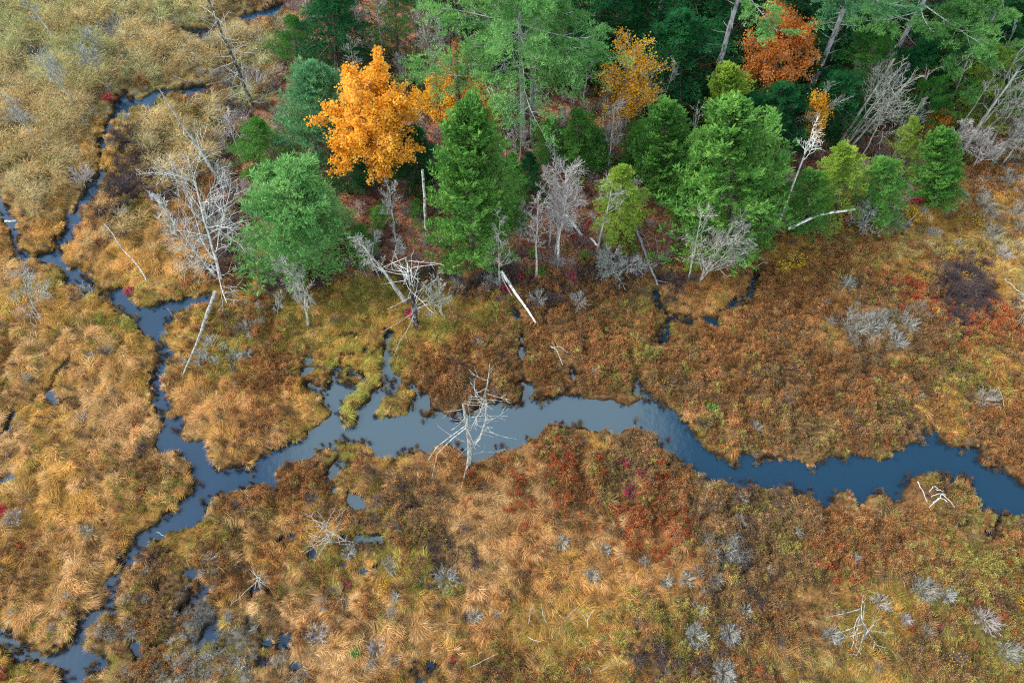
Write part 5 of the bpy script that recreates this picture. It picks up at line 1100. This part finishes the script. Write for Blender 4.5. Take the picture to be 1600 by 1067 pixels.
LS = [
 ('bright pink leaved bush at the forest corner below the green hemlock',(1430,310),13,m_pinkleaf,700,.09),
 ('red leaved bush at the end of the fallen birch',(1318,340),14,m_redleaf,800,.09),
 ('deep red bush in the shade behind the birch trunk',(1246,316),12,m_redleaf,500,.09),
 ('yellow leaved bush beside the short stub',(1420,342),15,m_yelleaf,700,.09),
 ('yellow leaved bush on rust heath nearer the forest',(1242,412),15,m_yelleaf,500,.09),
 ('orange yellow bush touching the yellow one on rust heath',(1222,420),10,m_yelleaf,260,.09),
 ('yellow bush under the bushy green evergreen',(1054,330),14,m_yelleaf,900,.10),
 ('small yellow bush in front of the wide fanning bare tree',(1072,350),8,m_yelleaf,350,.09),
 ('row of yellow leaves on a low bush beside the dark purple patch',(1440,438),12,m_yelleaf,220,.08),
 ('yellow sprigged bush above the dark purple patch',(1500,436),12,m_yelleaf,280,.08),
 ('orange sprigged bush on the straw bog at the far side',(1530,420),10,m_yelleaf,160,.08),
 ('yellow bush high on the straw bog',(1525,350),15,m_yelleaf,360,.08),
 ('pale yellow bush by the purple shrubs on the far bog',(1470,402),10,m_yelleaf,120,.07),
 ('crimson bush on the red heath south of the stream',(985,768),11,m_pinkleaf,170,.08),
 ('small red bush near the islet in the stream bend',(976,722),8,m_redleaf,110,.07),
 ('faint red bush beside the crimson one',(1002,742),8,m_redleaf,90,.07),
 ('bright magenta bush on the heath island in the wide stream',(1484,748),9,m_pinkleaf,260,.08),
 ('pink bush at the foot of the charred dead spruce',(641,491),8,m_pinkleaf,300,.08),
 ('crimson bush on the bank beside the stream neck',(202,457),8,m_pinkleaf,160,.08),
 ('scarlet bush on golden grass by the stream neck',(158,380),7,m_redleaf,130,.08),
 ('small scarlet bush beside the golden bank one',(136,378),8,m_redleaf,90,.07),
 ('red bush in the dark shrub patch',(173,321),7,m_redleaf,130,.08),
 ('red bush at the creek bend below the reeds',(172,156),9,m_redleaf,240,.08),
 ('red bush under the pink twigged bare tree',(345,178),11,m_redleaf,240,.08),
 ('red bush near the small pool of the creek',(300,156),8,m_redleaf,140,.08),
 ('red bush between split tree and the broad pine',(352,308),9,m_redleaf,160,.08),
 ('scarlet bush among brown shrubs left of the broad pine edge',(384,352),10,m_redleaf,200,.08),
 ('rust red bush in the leaf litter under the pink twigs',(905,372),16,m_redleaf,420,.08),
 ('red bush at the foot of the pinkish bare group',(912,350),12,m_redleaf,300,.08),
 ('orange bush beside the tallest pinkish bare tree',(884,390),11,m_yelleaf,260,.08),
 ('pinkish red bush lower on the bog below the pinkish group',(893,436),11,m_pinkleaf,200,.08),
 ('red bush at the bog margin by the standing straight bare tree',(818,434),10,m_redleaf,200,.08),
 ('orange bush at the foot of the pale tree beside the cedar',(776,462),10,m_yelleaf,240,.08),
 ('red bush beside the pale tree at the cedar foot',(792,452),10,m_pinkleaf,260,.08),
 ('rust red bush at the bog margin near the brown trunk',(1058,410),11,m_redleaf,220,.08),
 ('pale red bush between the radial bush and the brown trunk',(990,420),14,m_redleaf,160,.08),
 ('fresh green bush at the foot of the straight bare tree',(848,428),9,m_greenleaf,500,.09),
 ('smaller fresh green bush beside the straight bare tree',(824,428),6,m_greenleaf,260,.09),
 ('green bush at the base of the white birch',(1240,362),13,m_greenleaf,500,.09),
 ('bright green bush in the wet heath above the stream',(1112,640),9,m_greenleaf,260,.08),
 ('red bush at the very edge of the tan grass',(4,800),10,m_redleaf,260,.09),
 ('red bush at the bottom corner of the grass',(3,1052),8,m_redleaf,160,.09),
 ('small red bush among lower orange grass',(708,1030),5,m_redleaf,100,.08),
 ('red dotted bush in the marshy ground below the pools',(540,914),9,m_redleaf,90,.07),
 ('orange bush on dark heath by the narrow channel bend',(222,768),8,m_rustleaf,160,.08),
 ('orange bush on the gold grass west of the channel',(216,664),8,m_rustleaf,140,.08),
 ('yellow bush in the moss below the stream',(602,915),7,m_yelleaf,160,.08),
 ('bright lime bush at the lower margin',(556,1018),6,m_greenleaf,200,.08),
 ('yellow dotted bush near the lower corner',(1492,1028),15,m_yelleaf,110,.08),
 ('yellow sprigged bush at the lower edge by the red heath',(1597,942),8,m_yelleaf,120,.08),
 ('red flecked bush on the lower heath',(1464,978),9,m_redleaf,90,.07),
 ('orange flecked bush below the silver radial shrub',(1078,1046),12,m_rustleaf,110,.07),
 ('orange flecked bush on the heath near the stream curve',(1044,600),13,m_yelleaf,90,.07),
]
for lab, b, rp, lf, nl, ls in LS:
    shrub(lab, b, rp * 1.05, m_brown, lf, n=26, hgt=.9, name='leafy_shrub', group='small bushes with coloured leaves', nl=int(nl * 1.3), ls=ls, dens=5)
# the pile of white sticks on the heath island
for i, (lab, pts) in enumerate([
  ('long white stick slanting along the edge of the stick pile',[(1434,752),(1443,770),(1449,784)]),('white stick laid across the lower end of the stick pile',[(1452,792),(1466,780),(1473,772)]),
  ('curved white stick at the outer end of the stick pile',[(1470,771),(1482,780),(1492,792)]),('forked white stick high in the stick pile',[(1452,768),(1460,758),(1466,764)]),
  ('short white stick in the middle of the pile',[(1455,776),(1468,770),(1478,773)]),('short white stick beside the magenta bush',[(1462,764),(1474,768)]),('bent white stick under the middle of the pile',[(1458,784),(1470,777),(1480,784)])]):
    lying(lab, pts, .026, .016, m_light, name='dead_branch', cat='dead branch', group='white sticks piled on the heath island', lift=.75)
def field(step, rng):
    ax = np.arange(-50, 50, step); ay = np.arange(-1.5, 60, step)
    A, B = np.meshgrid(ax, ay); x = (A + rng.random(A.shape) * step).ravel(); y = (B + rng.random(B.shape) * step).ravel()
    px, py = proj(x, y); m = (px > -90) & (px < 1690) & (py > -60) & (py < 1190)
    return x[m], y[m]
rs = np.random.default_rng(11)
x, y = field(0.205, rs)
sl = land(x, y); fo = forest(x, y); z = height(x, y, sl, fo)
S = kind_scores(x, y) + 0.75 * rs.gumbel(size=(len(KN), len(x)))
k = S.argmax(0); col = plant_colour(k, x, y, rs)
fam = np.array([KINDS[q][1] for q in KN])[k]
edge = fo + (fbm(x, y, 1.4, 2, 3) - .5) * 2.0
hum = sstep(.2, .75, vnoise(x / .7 + 40, y / .7 + 7, 5))
clear = np.ones(len(x), bool); sink = np.ones(len(x))
for ex, ey, er in EXC:
    d = np.hypot(x - ex, y - ey); clear &= d > er; sink = np.minimum(sink, .35 + .65 * sstep(er, er * 2.0, d + .001))
keep = clear & (rs.random(len(x)) < .62 + .4 * hum) & (sl > 0.15) & (z > -.27) & ((edge < 0.3) | (rs.random(len(x)) < 0.04))
flow = (fbm(x, y, 1.5, 7, 3) - .5) * 11.0 - 1.9 + rs.normal(0, .45, len(x))
small = .62 + .38 * sstep(.2, .9, sl)
for f, nm, lab, cat, dens, s0 in (('sedge', 'sedge_grass', 'golden and tan sedge grass covering the bog', 'grass', 1.0, 1.0), ('reed', 'reed_grass', 'tall pale reed grass swaying beside the narrow creek', 'reeds', .72, 1.05),
                       ('heath', 'heath_ground_cover', 'low rusty and brown heath covering the bog', 'ground cover', 1.0, 1.0), ('twig', 'dry_twig_cover', 'thin grey and purple dry twigs between the grass', 'ground cover', 1.0, 1.15)):
    m = keep & (fam == f) & (rs.random(len(x)) < dens)
    n = m.sum(); fs = {'sedge': .84, 'reed': .8, 'heath': .66, 'twig': .72}[f]
    rz = flow[m] if f in ('sedge',) else (rs.random(n) * 6.28 if f != 'reed' else rs.normal(-.6, .5, n))
    rot = np.stack([rs.normal(0, .1, n), rs.normal(0, .1, n), rz], 1)
    scl = (1 if f != 'reed' else .35 + .65 * sstep(.4, 2.6, sl[m])) * s0 * (.5 + .5 * rs.random(n) + .25 * hum[m]) * fs * small[m] * sink[m]
    scatter(nm, f, x[m], y[m], z[m] - .02, rot, scl, col[m], lab, cat, rs)
    print(nm, n)
# dark drowned stems and sprigs standing in the shallows along the banks
m = (sl > -.2) & (sl < .25) & (fbm(x, y, 1.3, 4, 3) > .47) & (fo < -.5) & (rs.random(len(x)) < .35)
q = m.sum(); cb = np.where(rs.random(q)[:, None] < .6, np.array(lin((78, 60, 54))), np.array(lin((112, 92, 60)))) * (.6 + .7 * rs.random((q, 1)))
scatter('bank_sprig_cover', 'heath', x[m], y[m], np.maximum(z[m], WATER_Z) - .03, np.stack([rs.normal(0, .2, q), rs.normal(0, .2, q), rs.random(q) * 6.28], 1), .25 + .35 * rs.random(q), cb, 'dark drowned sprigs along the water edge', 'ground cover', rs)
# sparse extra heath/twigs mixed through grass
# leaf litter on the forest floor: loose fallen leaves
n = 52000
lx = rs.uniform(-24, 46, n); ly = rs.uniform(22, 60, n)
fo = forest(lx, ly) + (fbm(lx, ly, 1.4, 2, 3) - .5) * 2.0
m = fo > -.5; lx, ly, fo = lx[m], ly[m], fo[m]
lz = height(lx, ly) + .03 + .04 * rs.random(len(lx))
d = unit(np.stack([rs.normal(0, 1, len(lx)), rs.normal(0, 1, len(lx)), rs.normal(0, .35, len(lx))], 1))
V, Q = leaf_tris(np.stack([lx, ly, lz], 1), d, .12 + .08 * rs.random(len(lx)), .07 + .04 * rs.random(len(lx)), rs, .75)
m_lit = leaf_mat('fallen_leaf', [(0, (84,48,38)), (.35, (130,76,56)), (.6, (156,102,76)), (.8, (190,136,104)), (1, (180,152,136))], .1, pscale=.5, pamt=.35)
tag(link('fallen_leaves', mk_mesh('fallen_leaves', V, quads=Q, attrs={'rnd': ('FLOAT', np.repeat(rs.random(len(lx)), 4))}, mat=m_lit)), 'rust brown fallen leaves carpeting the forest floor', 'leaf litter', kind='stuff')
# undergrowth on the forest floor: uncounted low twigs and seedlings
n = 2600; ux = rs.uniform(-24, 46, n); uy = rs.uniform(22, 60, n); fo = forest(ux, uy)
m = fo > 0; ux, uy = ux[m], uy[m]; uz = height(ux, uy)
nn = len(ux); pick = rs.random(nn)
cu = np.where(pick[:, None] < .55, np.array(lin((150,136,132))), np.where(pick[:, None] < .8, np.array(lin((112,84,78))), np.array(lin((92,128,60))))) * (.7 + .6 * rs.random((nn, 1)))
for f, nm, lab, mm in (('twig', 'forest_undergrowth', 'bare grey twigs and low undergrowth on the forest floor', pick < .8), ('heath', 'forest_seedling_cover', 'green seedlings scattered over the fallen leaves', pick >= .8)):
    q = mm.sum(); scatter(nm, f, ux[mm], uy[mm], uz[mm], np.stack([rs.normal(0, .1, q), rs.normal(0, .1, q), rs.random(q) * 6.28], 1), .7 + .9 * rs.random(q), cu[mm], lab, 'undergrowth', rs)
print('objects', len(sc.objects))
